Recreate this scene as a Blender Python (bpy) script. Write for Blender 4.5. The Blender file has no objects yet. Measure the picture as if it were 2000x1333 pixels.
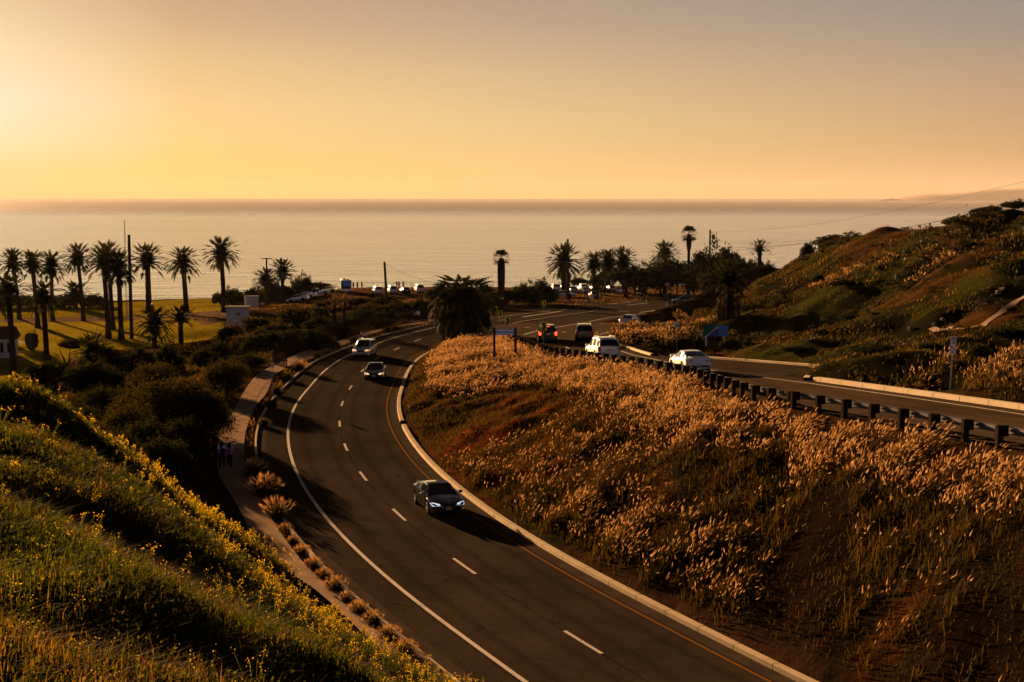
import bpy, bmesh, math, random
import numpy as np
from mathutils import Vector, Matrix, geometry
R = math.radians
S = bpy.context.scene
rng = np.random.default_rng(7)
random.seed(7)

# ------------------------------------------------------------------ camera
FPX = 2778.0                                    # 50 mm on a 36 mm sensor, in pixels of a 2000 px wide frame
TH = math.atan((666.5 - 388) / FPX)
cd = bpy.data.cameras.new('camera'); cam = bpy.data.objects.new('camera', cd)
S.collection.objects.link(cam); S.camera = cam
cd.lens = 50; cd.sensor_width = 36; cd.clip_start = 0.5; cd.clip_end = 400000
cam.location = (0, 0, 0); cam.rotation_euler = (R(90) - TH, 0, 0)

# ------------------------------------------------------------------ sun and sky
SUN_AZ, SUN_EL = R(-28), R(7.5)
sun_dir = Vector((math.sin(SUN_AZ) * math.cos(SUN_EL), math.cos(SUN_AZ) * math.cos(SUN_EL), math.sin(SUN_EL)))
sd = bpy.data.lights.new('sun', 'SUN'); sun = bpy.data.objects.new('sun', sd); S.collection.objects.link(sun)
sd.energy = 5.0; sd.angle = R(0.5); sd.color = (1.0, 0.55, 0.24)
sun.rotation_euler = sun_dir.to_track_quat('Z', 'Y').to_euler()
S.view_settings.view_transform = 'Standard'; S.view_settings.look = 'None'
S.view_settings.exposure = 2.45; S.view_settings.gamma = 1.0

def lin(c):
    return tuple(((v / 255) / 12.92 if v / 255 <= .04045 else ((v / 255 + .055) / 1.055) ** 2.4) for v in c) + (1.0,)

class NT:
    """tiny node-tree helper"""
    def __init__(s, tree): s.t = tree; s.n = tree.nodes; s.l = tree.links
    def add(s, kind, **kw):
        n = s.n.new(kind)
        for k, v in kw.items():
            if k.startswith('i_'):
                n.inputs[k[2:].replace('_', ' ')].default_value = v
            else: setattr(n, k, v)
        return n
    def link(s, a, b): s.l.new(a, b)
    def math(s, op, a, b=None, c=None, clamp=False):
        n = s.n.new('ShaderNodeMath'); n.operation = op; n.use_clamp = clamp
        for i, v in enumerate((a, b, c)):
            if v is None: continue
            if isinstance(v, (int, float)): n.inputs[i].default_value = v
            else: s.l.new(v, n.inputs[i])
        return n.outputs[0]
    def mix(s, f, a, b, mode='MIX'):
        n = s.n.new('ShaderNodeMix'); n.data_type = 'RGBA'; n.blend_type = mode
        for i, v in ((0, f), (6, a), (7, b)):
            if isinstance(v, (int, float, tuple, list)): n.inputs[i].default_value = v
            else: s.l.new(v, n.inputs[i])
        return n.outputs[2]
    def ramp(s, f, stops, interp='LINEAR'):
        n = s.n.new('ShaderNodeValToRGB'); n.color_ramp.interpolation = interp
        e = n.color_ramp.elements
        while len(e) < len(stops): e.new(0.5)
        for k, (p, c) in enumerate(stops): e[k].position = p; e[k].color = c if len(c) == 4 else tuple(c) + (1,)
        s.l.new(f, n.inputs[0]); return n.outputs[0]
    def noise(s, scale, detail=4, rough=.55, vec=None, dist=0):
        n = s.n.new('ShaderNodeTexNoise'); n.inputs['Scale'].default_value = scale
        n.inputs['Detail'].default_value = detail; n.inputs['Roughness'].default_value = rough
        n.inputs['Distortion'].default_value = dist
        if vec is not None: s.l.new(vec, n.inputs['Vector'])
        return n.outputs['Fac']

w = bpy.data.worlds.new('World'); S.world = w; w.use_nodes = True
T = NT(w.node_tree); T.n.clear()
tc = T.add('ShaderNodeTexCoord'); sep = T.add('ShaderNodeSeparateXYZ'); T.link(tc.outputs['Generated'], sep.inputs[0])
el = T.math('MULTIPLY', T.math('ARCSINE', sep.outputs[2]), 180 / math.pi)
az = T.math('MULTIPLY', T.math('ARCTAN2', sep.outputs[0], sep.outputs[1]), 180 / math.pi)      # 0 = out to sea, negative towards the sun
ef = T.math('DIVIDE', T.math('MAXIMUM', el, 0.0), 60.0, clamp=True)
def col(stops): return T.ramp(ef, [(e / 60.0, lin(c)) for e, c in stops])
cl = col([(0, (252, 208, 122)), (1.0, (255, 222, 142)), (2.2, (255, 236, 190)), (3.6, (255, 238, 208)), (5.5, (252, 226, 182)), (8, (226, 196, 152)), (11, (190, 164, 138)), (16, (108, 96, 90)), (24, (52, 48, 50)), (60, (16, 19, 28))])
cc = col([(0, (243, 196, 112)), (1.2, (246, 202, 126)), (3.0, (232, 200, 140)), (5.0, (214, 184, 140)), (6.8, (190, 164, 140)), (8, (178, 155, 136)), (11, (160, 142, 130)), (16, (96, 92, 92)), (24, (46, 46, 52)), (60, (16, 19, 28))])
cr = col([(0, (214, 166, 114)), (0.8, (220, 170, 116)), (2.0, (208, 164, 116)), (4.0, (190, 158, 126)), (6.0, (164, 146, 132)), (8, (146, 138, 131)), (11, (136, 130, 128)), (16, (84, 84, 88)), (24, (42, 44, 52)), (60, (16, 19, 28))])
cb = col([(0, (164, 166, 186)), (7, (150, 158, 186)), (13, (80, 90, 116)), (26, (32, 36, 50)), (60, (12, 14, 21))])
cm = col([(0, (255, 208, 112)), (1.2, (255, 212, 120)), (2.2, (255, 213, 134)), (3.6, (252, 210, 142)), (5.2, (234, 196, 140)), (6.6, (214, 178, 136)), (8, (196, 163, 130)), (11, (172, 146, 126)), (16, (102, 94, 90)), (24, (48, 46, 50)), (60, (14, 16, 24))])
f0 = T.math('DIVIDE', T.math('ADD', az, 20.5), 7.5, clamp=True); f1 = T.math('DIVIDE', T.math('ADD', az, 13.0), 13.0, clamp=True)
f2 = T.math('DIVIDE', az, 20.0, clamp=True)
aa = T.math('ABSOLUTE', T.math('ADD', az, 12.0))
f3 = T.math('DIVIDE', T.math('SUBTRACT', aa, 48.0), 60.0, clamp=True)
g = T.mix(f0, cl, cm); g = T.mix(f1, g, cc); g = T.mix(f2, g, cr); g = T.mix(f3, g, cb)
sky = T.add('ShaderNodeTexSky', sky_type='NISHITA', sun_disc=False, sun_elevation=SUN_EL, sun_rotation=SUN_AZ, altitude=50, dust_density=4.0)
bg1 = T.add('ShaderNodeBackground'); T.link(g, bg1.inputs['Color']); bg1.inputs['Strength'].default_value = 0.175
bg2 = T.add('ShaderNodeBackground'); T.link(sky.outputs[0], bg2.inputs['Color']); bg2.inputs['Strength'].default_value = 0.00025
ad = T.add('ShaderNodeAddShader'); T.link(bg1.outputs[0], ad.inputs[0]); T.link(bg2.outputs[0], ad.inputs[1])
out = T.add('ShaderNodeOutputWorld'); T.link(ad.outputs[0], out.inputs[0])
try:
    S.cycles.max_bounces = 6; S.cycles.diffuse_bounces = 2; S.cycles.glossy_bounces = 3; S.cycles.transmission_bounces = 4
    S.cycles.sample_clamp_indirect = 4; S.cycles.caustics_reflective = False; S.cycles.caustics_refractive = False
except Exception: pass

# ------------------------------------------------------------------ object helpers
def tag(o, label=None, cat=None, group=None, kind=None):
    if label: o['label'] = label
    if cat: o['category'] = cat
    if group: o['group'] = group
    if kind: o['kind'] = kind
    return o
def link(o, parent=None):
    S.collection.objects.link(o)
    if parent: o.parent = parent
    return o
def empty(name, loc=(0, 0, 0), rz=0):
    o = bpy.data.objects.new(name, None); link(o); o.location = loc; o.rotation_euler = (0, 0, rz); o.empty_display_size = .3
    return o
def copy_tree(o, parent=None):
    c = o.copy(); link(c)
    c.parent = parent
    for ch in o.children: copy_tree(ch, c)
    return c
def mesh_np(name, verts, faces_flat, nper, mats, parent=None, mat_idx=None, smooth=False, cols=None):
    """verts (n,3); faces_flat (m,nper) all with the same number of corners"""
    verts = np.asarray(verts, dtype=np.float32); F = np.asarray(faces_flat, dtype=np.int32).reshape(-1, nper)
    me = bpy.data.meshes.new(name)
    me.vertices.add(len(verts)); me.vertices.foreach_set('co', verts.ravel())
    me.loops.add(F.size); me.loops.foreach_set('vertex_index', F.ravel())
    me.polygons.add(len(F)); me.polygons.foreach_set('loop_start', np.arange(0, F.size, nper, dtype=np.int32))
    try: me.polygons.foreach_set('loop_total', np.full(len(F), nper, dtype=np.int32))
    except Exception: pass
    if mat_idx is not None: me.polygons.foreach_set('material_index', np.asarray(mat_idx, dtype=np.int32))
    me.polygons.foreach_set('use_smooth', np.full(len(F), bool(smooth)))
    for m in (mats if isinstance(mats, (list, tuple)) else [mats]): me.materials.append(m)
    if cols is not None:
        ca = me.color_attributes.new('zone', 'FLOAT_COLOR', 'POINT')
        c4 = np.ones((len(verts), 4), dtype=np.float32); c4[:, :cols.shape[1]] = cols
        ca.data.foreach_set('color', c4.ravel())
    me.update(calc_edges=True); me.validate()
    return link(bpy.data.objects.new(name, me), parent)

class MB:
    def __init__(s): s.v = []; s.f = []
    def poly(s, pts):
        i = len(s.v); s.v += [tuple(p) for p in pts]; s.f.append(tuple(range(i, i + len(pts)))); return s
    def box(s, c, d, rz=0, ry=0, rx=0, taper=1.0):
        M = Matrix.Translation(c) @ Matrix.Rotation(rz, 4, 'Z') @ Matrix.Rotation(ry, 4, 'Y') @ Matrix.Rotation(rx, 4, 'X')
        i = len(s.v); x, y, z = d[0] / 2, d[1] / 2, d[2] / 2
        for k in (-1, 1):
            t = taper if k > 0 else 1
            for a, b in ((-1, -1), (1, -1), (1, 1), (-1, 1)): s.v.append(tuple(M @ Vector((a * x * t, b * y * t, k * z))))
        s.f += [(i, i+3, i+2, i+1), (i+4, i+5, i+6, i+7), (i, i+1, i+5, i+4), (i+1, i+2, i+6, i+5), (i+2, i+3, i+7, i+6), (i+3, i, i+4, i+7)]
        return s
    def tube(s, pts, rad, n=8, cap=True, flat=1.0):
        """rings along pts; rad a number or list; flat squashes y of each ring"""
        pts = [Vector(p) for p in pts]; m = len(pts); i0 = len(s.v)
        rad = list(rad) if isinstance(rad, (list, tuple)) else [rad] * m
        for k, p in enumerate(pts):
            d = (pts[min(k + 1, m - 1)] - pts[max(k - 1, 0)]).normalized()
            up = Vector((0, 1, 0)) if abs(d.z) > .8 else Vector((0, 0, 1))
            a = d.cross(up).normalized(); b = a.cross(d).normalized()
            for j in range(n):
                t = 2 * math.pi * j / n
                s.v.append(tuple(p + a * math.cos(t) * rad[k] + b * math.sin(t) * rad[k] * flat))
        for k in range(m - 1):
            for j in range(n):
                s.f.append((i0 + k*n + j, i0 + k*n + (j+1) % n, i0 + (k+1)*n + (j+1) % n, i0 + (k+1)*n + j))
        if cap:
            s.f.append(tuple(i0 + j for j in range(n))[::-1]); s.f.append(tuple(i0 + (m-1)*n + j for j in range(n)))
        return s
    def disc(s, c, r, axis='y', n=16, thick=.02):
        c = Vector(c); e = {'x': Vector((1, 0, 0)), 'y': Vector((0, 1, 0)), 'z': Vector((0, 0, 1))}[axis]
        return s.tube([c - e * thick / 2, c + e * thick / 2], r, n)
    def build(s, name, mat, parent=None, smooth=False, angle=35):
        me = bpy.data.meshes.new(name); me.from_pydata(s.v, [], s.f); me.materials.append(mat)
        bm = bmesh.new(); bm.from_mesh(me); bmesh.ops.recalc_face_normals(bm, faces=bm.faces); bm.to_mesh(me); bm.free()
        if smooth:
            me.polygons.foreach_set('use_smooth', [True] * len(me.polygons)); me.set_sharp_from_angle(angle=R(angle))
        me.update()
        return link(bpy.data.objects.new(name, me), parent)
def text_obj(name, body, size, mat, parent, loc, rot, align='CENTER', bold=0.0, width=1.0):
    cu = bpy.data.curves.new(name, 'FONT'); cu.body = body; cu.size = size; cu.align_x = align; cu.align_y = 'CENTER'
    cu.extrude = .003; cu.offset = bold; cu.resolution_u = 3
    tmp = bpy.data.objects.new(name, cu); S.collection.objects.link(tmp)
    bpy.context.view_layer.update()
    me = bpy.data.meshes.new_from_object(tmp.evaluated_get(bpy.context.evaluated_depsgraph_get()))
    bpy.data.objects.remove(tmp)
    me.materials.clear(); me.materials.append(mat)
    o = bpy.data.objects.new(name, me); link(o, parent); o.location = loc; o.rotation_euler = rot; o.scale = (width, 1, 1)
    return o

# ------------------------------------------------------------------ materials
def principled(name, base, rough=.6, metal=0.0, spec=None, coat=0.0, emit=None, es=0.0, bump=None, var=None, scale=None):
    m = bpy.data.materials.new(name); m.use_nodes = True; t = NT(m.node_tree)
    b = t.n['Principled BSDF']; b.inputs['Base Color'].default_value = tuple(base) + (1,) if len(base) == 3 else base
    b.inputs['Roughness'].default_value = rough; b.inputs['Metallic'].default_value = metal
    b.inputs['Specular IOR Level'].default_value = (spec if spec is not None else (.5 if rough < .45 else (.12 if rough < .75 else 0.0))); b.inputs['Coat Weight'].default_value = coat
    b.inputs['Coat Roughness'].default_value = .04
    if emit: b.inputs['Emission Color'].default_value = tuple(emit) + (1,); b.inputs['Emission Strength'].default_value = es
    tcn = t.add('ShaderNodeTexCoord').outputs['Object']
    if var:
        n = t.noise(scale or 3, 5, .6, tcn)
        d = tuple(max(0, x * (1 - var)) for x in base[:3]); u = tuple(x * (1 + var) for x in base[:3])
        t.link(t.ramp(n, [(.3, d), (.7, u)]), b.inputs['Base Color'])
    if bump:
        n = t.noise(bump[0], 5, .6, tcn); bn = t.add('ShaderNodeBump'); bn.inputs['Strength'].default_value = bump[1]
        bn.inputs['Distance'].default_value = bump[2] if len(bump) > 2 else .05
        t.link(n, bn.inputs['Height']); t.link(bn.outputs[0], b.inputs['Normal'])
    return m
KA = .58
def leafy(name, c1, c2, trans=.4, scale=.35, tint=None, rough=.6):
    c1 = tuple(v * KA for v in c1); c2 = tuple(v * KA for v in c2)
    """double-sided leaf: diffuse + translucent + a little gloss, colour varied by position"""
    m = bpy.data.materials.new(name); m.use_nodes = True; t = NT(m.node_tree); t.n.clear()
    g = t.add('ShaderNodeNewGeometry'); n = t.noise(scale, 3, .6, g.outputs['Position'])
    wn = t.add('ShaderNodeTexWhiteNoise'); t.link(g.outputs['Random Per Island'], wn.inputs['Vector']) if False else None
    rpi = g.outputs['Random Per Island']
    f = t.math('ADD', t.math('MULTIPLY', n, .9), t.math('MULTIPLY', rpi, .5))
    c = t.ramp(f, [(.35, c1), (.95, c2)])
    d = t.add('ShaderNodeBsdfDiffuse'); t.link(c, d.inputs[0])
    tr = t.add('ShaderNodeBsdfTranslucent')
    ct = t.mix(1.0, c, tuple(tint) + (1,), 'MULTIPLY') if tint else c
    t.link(ct, tr.inputs[0])
    mx = t.add('ShaderNodeMixShader'); mx.inputs[0].default_value = trans
    t.link(d.outputs[0], mx.inputs[1]); t.link(tr.outputs[0], mx.inputs[2])
    gl = t.add('ShaderNodeBsdfGlossy'); gl.inputs['Roughness'].default_value = rough; gl.inputs[0].default_value = (.6, .6, .6, 1)
    m2 = t.add('ShaderNodeMixShader'); m2.inputs[0].default_value = .012
    t.link(mx.outputs[0], m2.inputs[1]); t.link(gl.outputs[0], m2.inputs[2])
    o = t.add('ShaderNodeOutputMaterial'); t.link(m2.outputs[0], o.inputs[0]); return m
M = {}
M['white_paint'] = principled('white_paint', (.78, .78, .78), .3, coat=1)
M['silver_paint'] = principled('silver_paint', (.5, .52, .55), .28, metal=.5, coat=1)
M['black_paint'] = principled('black_paint', (.006, .006, .008), .12, coat=1)
M['navy_paint'] = principled('navy_paint', (.012, .015, .03), .15, coat=1)
M['red_paint'] = principled('red_paint', (.22, .015, .012), .25, coat=1)
M['green_paint'] = principled('green_paint', (.02, .045, .04), .25, coat=1)
M['glass'] = principled('dark_glass', (.006, .008, .010), .05, spec=.6)
M['tyre'] = principled('tyre_rubber', (.012, .012, .012), .8)
M['rim'] = principled('alloy', (.55, .55, .56), .25, metal=.9)
M['chrome'] = principled('chrome', (.7, .7, .7), .12, metal=1)
M['trim'] = principled('black_trim', (.01, .01, .01), .5)
M['plate'] = principled('plate_white', (.6, .6, .62), .4)
M['plate_ink'] = principled('plate_ink', (.02, .03, .12), .5)
M['tail'] = principled('tail_lens', (.75, .03, .02), .35)
M['tail_lit'] = principled('tail_lit', (.5, .01, .005), .2, emit=(1, .05, .02), es=.9)
M['lamp_lens'] = principled('lamp_lens', (.55, .58, .62), .08, coat=1)
M['lamp_lit'] = principled('lamp_lit', (.6, .65, .7), .1, emit=(.8, .9, 1), es=.14)
M['lamp_warm'] = principled('lamp_warm', (.8, .7, .5), .1, emit=(1, .55, .3), es=.25)
M['concrete'] = principled('concrete', (.34, .28, .20), .85, bump=(6, .3, .02), var=.18, scale=1.3)
M['gutter'] = principled('gutter_concrete', (.045, .036, .028), .85, var=.25, scale=.8)
M['line_white'] = principled('road_paint_white', (.5, .46, .42), .6, var=.15, scale=2.5)
M['line_yellow'] = principled('road_paint_yellow', (.30, .15, .02), .6, var=.2, scale=2.5)
M['wood'] = principled('dark_timber', (.022, .015, .011), .85, var=.3, scale=6)
M['pole_wood'] = principled('pole_timber', (.03, .02, .014), .9, var=.3, scale=3)
M['galv'] = principled('galvanised_steel', (.085, .085, .09), .8)
M['post_metal'] = principled('post_metal', (.45, .42, .38), .5, metal=.3)
M['wire'] = principled('wire', (.004, .004, .004), .9)
M['sign_yellow'] = principled('sign_yellow', (.92, .82, .015), .4)
M['sign_black'] = principled('sign_black', (.008, .008, .008), .4)
M['sign_white'] = principled('sign_white', (.8, .8, .82), .4)
M['sign_blue'] = principled('sign_blue', (.03, .22, .78), .35)
M['sign_deep'] = principled('sign_deep_blue', (.012, .05, .36), .35)
M['sign_green'] = principled('sign_green', (.012, .13, .10), .45)
M['sign_red'] = principled('sign_red', (.42, .02, .03), .4)
M['sign_orange'] = principled('sign_orange', (.6, .2, .02), .5)
M['stucco'] = principled('stucco', (.6, .57, .55), .85, var=.08, scale=2)
M['roof_tile'] = principled('roof_tile', (.10, .04, .025), .8, var=.3, scale=3)
M['roof_grey'] = principled('roof_grey', (.22, .2, .19), .8)
M['rock'] = principled('rock', (.16, .13, .105), .9, bump=(3, .6, .1), var=.3, scale=1.5)
M['bark'] = principled('bark', (.025, .017, .011), .95, bump=(5, .8, .1), var=.35, scale=2)
M['palm_bark'] = principled('palm_bark', (.03, .02, .013), .95, bump=(9, 1, .12), var=.4, scale=3)
M['skin'] = principled('skin', (.22, .11, .07), .55)
M['hair'] = leafy('hair', (.012, .008, .006), (.03, .018, .01), .25, 8)
M['hair_fair'] = principled('hair_fair', (.12, .06, .02), .5)
M['shirt_white'] = principled('shirt_white', (.78, .78, .82), .8)
M['shirt_purple'] = principled('shirt_lilac', (.5, .36, .62), .8)
M['bag_purple'] = principled('bag_purple', (.28, .06, .36), .7)
M['bag_navy'] = principled('bag_navy', (.015, .018, .05), .7)
M['trousers'] = principled('trousers_dark', (.015, .015, .02), .8)
M['shoe'] = principled('shoe', (.25, .2, .25), .7)
M['cloth_red'] = principled('cloth_red', (.2, .03, .03), .8)
M['frond'] = leafy('palm_frond', (.008, .014, .004), (.034, .036, .008), .35, .6, tint=(1.3, 1.1, .6))
M['frond_dry'] = leafy('dry_frond', (.05, .028, .012), (.16, .09, .035), .35, 1.5)
M['leaf_dark'] = leafy('leaf_dark', (.005, .009, .003), (.036, .040, .008), .3, .5, tint=(1.3, 1.1, .5))
M['leaf_mid'] = leafy('leaf_mid', (.009, .013, .004), (.055, .048, .010), .35, .5, tint=(1.3, 1.0, .5))
M['leaf_olive'] = leafy('leaf_olive', (.014, .012, .004), (.075, .05, .012), .35, .4, tint=(1.3, 1.0, .5))
M['blade'] = leafy('grass_blade', (.005, .013, .002), (.074, .090, .009), .55, .45, tint=(1.5, 1.25, .5))
M['blade_dry'] = leafy('dry_blade', (.03, .022, .005), (.20, .135, .024), .5, .5, tint=(1.4, 1.1, .6))
M['fgrass'] = leafy('fountain_blade', (.006, .008, .002), (.085, .060, .011), .45, .6, tint=(1.4, 1.1, .5))
M['plume'] = leafy('plume', (.55, .38, .17), (1.22, .90, .52), .6, 1.0)
M['mustard'] = leafy('mustard_petal', (.50, .30, .010), (.80, .50, .014), .5, 1.5)
M['cactus'] = leafy('cactus_pad', (.03, .034, .014), (.14, .11, .045), .15, 2)

# ------------------------------------------------------------------ layout: where each sight line meets the ground
CT, ST = math.cos(TH), math.sin(TH)
def ray(px, py):
    x = (px - 1000) / FPX; z = -(py - 666.5) / FPX
    return np.array([x, CT + z * ST, -ST + z * CT])
def PX(px, py, d):                       # a point on that sight line, d metres out
    r = ray(px, py); return r * (d / r[1])
yL = [-20, 0, 45, 70, 130, 165, 200, 240, 290, 350, 430]; vL = [-14.2, -14.6, -15.7, -16.1, -16.7, -17.05, -17.4, -18.9, -20.3, -21.8, -24]
yU = [-20, 0, 30, 50, 70, 94, 117, 143, 172, 200, 240, 290, 350, 430]; vU = [-4.5, -5.6, -7.3, -8.7, -9.9, -11.4, -13.0, -14.4, -16.0, -17.4, -18.9, -20.3, -21.8, -24]
zL = lambda y: np.interp(y, yL, vL)
zU = lambda y: np.interp(y, yU, vU)
def W(px, py, zf):                       # sight line meets the height profile zf(y)
    r = ray(px, py); t = 60.0
    for _ in range(80):
        z = zf(t * r[1]); t = .5 * t + .5 * z / r[2]
    return r * t
def PZ(px, py, z): r = ray(px, py); return r * (z / r[2])
def spline(P, step=1.0):
    """Catmull-Rom through 2D/3D points, resampled about every step metres"""
    P = [np.asarray(p, float) for p in P]; P = [2 * P[0] - P[1]] + P + [2 * P[-1] - P[-2]]; o = []
    for i in range(1, len(P) - 2):
        a, b, c, d = P[i-1], P[i], P[i+1], P[i+2]; n = max(2, int(np.linalg.norm((c - b)[:2]) / step))
        for k in range(n):
            t = k / n
            o.append(.5 * ((2*b) + (-a + c)*t + (2*a - 5*b + 4*c - d)*t*t + (-a + 3*b - 3*c + d)*t**3))
    o.append(P[-2]); return np.array(o)
def smooth_line(P, it=3):
    P = P.copy()
    for _ in range(it): P[1:-1] = .25 * P[:-2] + .5 * P[1:-1] + .25 * P[2:]
    return P
def offset(P, d):                        # positive = to the left of travel (towards -x when heading out)
    T_ = np.gradient(P[:, :2], axis=0); T_ /= np.linalg.norm(T_, axis=1)[:, None]
    N_ = np.stack([-T_[:, 1], T_[:, 0]], 1)
    dd = np.asarray(d).reshape(-1, 1) if np.ndim(d) else d
    return P[:, :2] + N_ * dd
def resamp0(P, n):
    s = np.r_[0, np.cumsum(np.linalg.norm(np.diff(P, axis=0), axis=1))]; u = np.linspace(0, s[-1], n); return np.stack([np.interp(u, s, P[:, 0]), np.interp(u, s, P[:, 1])], 1)
def withz(P, zf, dz=0.0): return np.column_stack([P[:, :2], zf(P[:, 1]) + dz])

# lower road: the dashed centre line, from behind the camera's right shoulder out to the far junction
dash = [(1140,1256),(907,1107),(779,1006),(709,931),(675,874),(663,828),(668,789),(685,757),(708,724),(737,700),(775,682),(815,665)]
D0 = [W(*p, zL)[:2] for p in dash]
D0 = [(26.5, 4), (17.4, 20), (8.7, 36)] + D0 + [(-8.6, 184.0), (-4.6, 197), (-0.2, 210), (4.5, 224), (11, 240), (22, 258), (38, 276), (60, 292)]
LC = smooth_line(spline(D0, 1.0), 6)
jun_l = [W(*p, zU)[:2] for p in [(1000,606),(1073,597),(1150,589),(1240,582.5),(1330,577.5),(1420,572)]]; jun_r = [W(*p, zU)[:2] for p in [(1060,640),(1200,622),(1281,611),(1312,601),(1348,590),(1440,577)]]
# upper road edges
guard_px = [(1973,833),(1913,822.6),(1856,813.5),(1803.5,804.5),(1755.5,796.6),(1709,789),(1667,782.5),(1626.5,776),(1589,770.5),(1553,765),(1520,760),(1490,755),(1461.5,750.5),(1433,745)]
GD0 = [W(px, py, lambda y: zU(y) + .78)[:2] for px, py in guard_px]
GD0 = [(34, 2), (25, 18), (19.5, 33)] + GD0[::2] + [(10.6, 86), (8.6, 96), (5.9, 107), (2.9, 120), (1.0, 134), (-0.2, 147), (-0.9, 158)]
GD = smooth_line(spline(GD0, 1.0), 4)
UR0 = [W(px, py, zU)[:2] for px, py in [(2000,811),(1820,784),(1568,748),(1400,726),(1264,700),(1215,687)]]
UR0 = [(38, 6), (29, 25)] + [(UR0[0][0] + 3.2, UR0[0][1] - 16)] + UR0 + [(8.9, 140), (9.6, 158), (13.6, 176), (20.5, 197), (29, 216), (42, 238), (60, 256)]
UR = smooth_line(spline(UR0, 1.0), 4)                   # right-hand white line of the upper road
UCn = offset(UR, -1.25)                                  # kerb beyond it
UM0 = [(1.3, 160), (3.0, 171), (5.4, 181), (10.2, 199), (16, 217), (26, 236), (44, 256)]
UM = smooth_line(spline(UM0, 1.0), 3)                   # left-hand line of the upper road past the guardrail
# the foot path
pl_px = [(543,1124),(501,1062),(481,1023),(458,978),(442,952),(424,919),(432,830),(443,824),(458,800),(470,777),(502,733),(558,703),(604,682),(645,672),(701,654),(739,644),(808,631),(841,628)]
pr_px = [(614,1124),(582,1085),(562,1062),(540,1030),(523,1001),(507,968),(480,914),(477,862),(482,836),(494,807),(504,788),(522,767),(535,736),(566,715),(604,703),(645,685),(701,662),(744,647),(770,639),(834,632)]
zP = lambda y: zL(y) + .12
PR0 = [W(*p, zP)[:2] for p in pr_px]; PL0 = [W(*p, zP)[:2] for p in pl_px]
PR = smooth_line(spline([(PR0[0][0] + 8.5, PR0[0][1] - 18)] + PR0 + [(-9.6, 205), (-3.5, 222)], 1.0), 6)
PLn = smooth_line(spline([(PL0[0][0] + 8.6, PL0[0][1] - 18)] + PL0 + [(-12.2, 205), (-6.5, 224)], 1.0), 6)

# ------------------------------------------------------------------ terrain: control points, triangulated, sampled to a 0.5 m field
cons = []                                                # polylines (n,3)
def sub(P, y0, y1, k=4): m = (P[:, 1] >= y0) & (P[:, 1] <= y1); return P[m][::k]
for off_ in (5.9, 0.0, -4.6): cons.append(withz(sub(offset(LC, off_), -20, 255), zL))
cons.append(withz(sub(PR, 20, 215), zP, 0.0)); cons.append(withz(sub(PLn, 20, 215), zP, 0.0))
cons.append(withz(sub(offset(GD, .55), -20, 152), zU, -.05)); cons.append(withz(sub(offset(GD, -.6), -20, 152), zU))
cons.append(withz(sub(UCn, -20, 236), zU, .05))
pts = []
# bank between the roads, a little convex
G2 = withz(sub(offset(GD, 2.2), -5, 120), zU, -.75); cons.append(G2)
pocket = [tuple(W(*p, zU)[:2]) for p in [(1568,744),(1592,717),(1450,706),(1310,696)]]
q3 = withz(sub(offset(UCn, -2.2), -20, 236), zU, .12); q3 = q3[(q3[:, 1] < pocket[0][1]) | (q3[:, 1] > pocket[3][1])]
pts += [tuple(p) for p in q3]
pts += [(x, y, float(zU(y))) for x, y in list(resamp0(np.array(jun_l), 14)) + list(resamp0(np.array(jun_r), 14))]
pts += [(x, y, zU(y) + .05) for x, y in pocket]
# near slope under and left of the camera
near = [(0,1333,11),(200,1333,13.5),(450,1333,17.5),(650,1333,22.5),(0,1100,17),(250,1100,22),(450,1130,30),(0,900,28),(150,900,33),(300,960,40),(420,1060,40),(560,1215,32),
        (0,742,44),(60,772,46),(130,812,48),(200,850,50),(300,884,52),(378,925,53),(430,985,50),(480,1055,45),(545,1128,41),(640,1200,36),(745,1275,33),(860,1345,30)]
pts += [tuple(PX(*p)) for p in near]
pts += [(-12, 2, -1.4), (-5, 2, -2.0), (0, 1, -2.4), (3.5, 3, -4.4), (-25, 10, -1.5), (-28, 30, -3.2), (-30, 42, -4.6), (5, 12, -9.5), (3, 22, -11.5), (12, 5, -12.0),
        (-3.5, 35.5, -13.2), (-6.5, 42, -14.0), (-9, 47.5, -14.6), (-12, 53, -14.9), (-14.6, 60, -15.2), (-17.5, 66, -15.7), (-60, 0, 0), (-60, 35, -3.5), (-45, 52, -7.5), (-60, 62, -11), (-27, 62, -11.2), (-22, 60, -12.2), (-34, 76, -17.2), (-27, 78, -16.6), (-22.5, 76, -16.1),
        (-120, 0, 1), (-120, 50, -6), (-120, 90, -20), (-75, 92, -19.5), (-46, 100, -20.5), (-34, 96, -18.3), (-26, 92, -16.7), (-200, 0, 2), (-200, 80, -14), (-200, 130, -23), (0, -20, -1), (-60, -20, 3), (-200, -20, 6)]
# valley and park on the left
for (x, y) in sub(offset(PLn, 3.0), 84, 210, 9): pts.append((x, y, zL(y) + .05))
for (x, y) in sub(offset(PLn, 14.0), 92, 200, 12): pts.append((x, y, zL(y) - 2.6))
pts += [tuple(PZ(*p)) for p in [(0,740,-23.2),(60,700,-23.8),(150,700,-23.8),(250,664,-24.4),(400,664,-24.2),(0,640,-25.4),(250,622,-25.6),(430,612,-25.5),(0,604,-26.3),(240,590,-26.7),(430,582,-26.5),
        (470,640,-23.0),(600,640,-20.0),(580,592,-21.4),(600,572,-22.2),(670,567,-21.2),(850,563,-21.2),(850,590,-19.6),(700,600,-19.6),(610,602,-20.4),(1000,566,-21.3)]]
pts += [(-70, 130, -22.5), (-110, 140, -23.2), (-52, 150, -21.5), (-48, 190, -22.5), (-40, 230, -22.6), (-160, 200, -24), (-200, 260, -25), (-200, 330, -26.3)]
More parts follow.
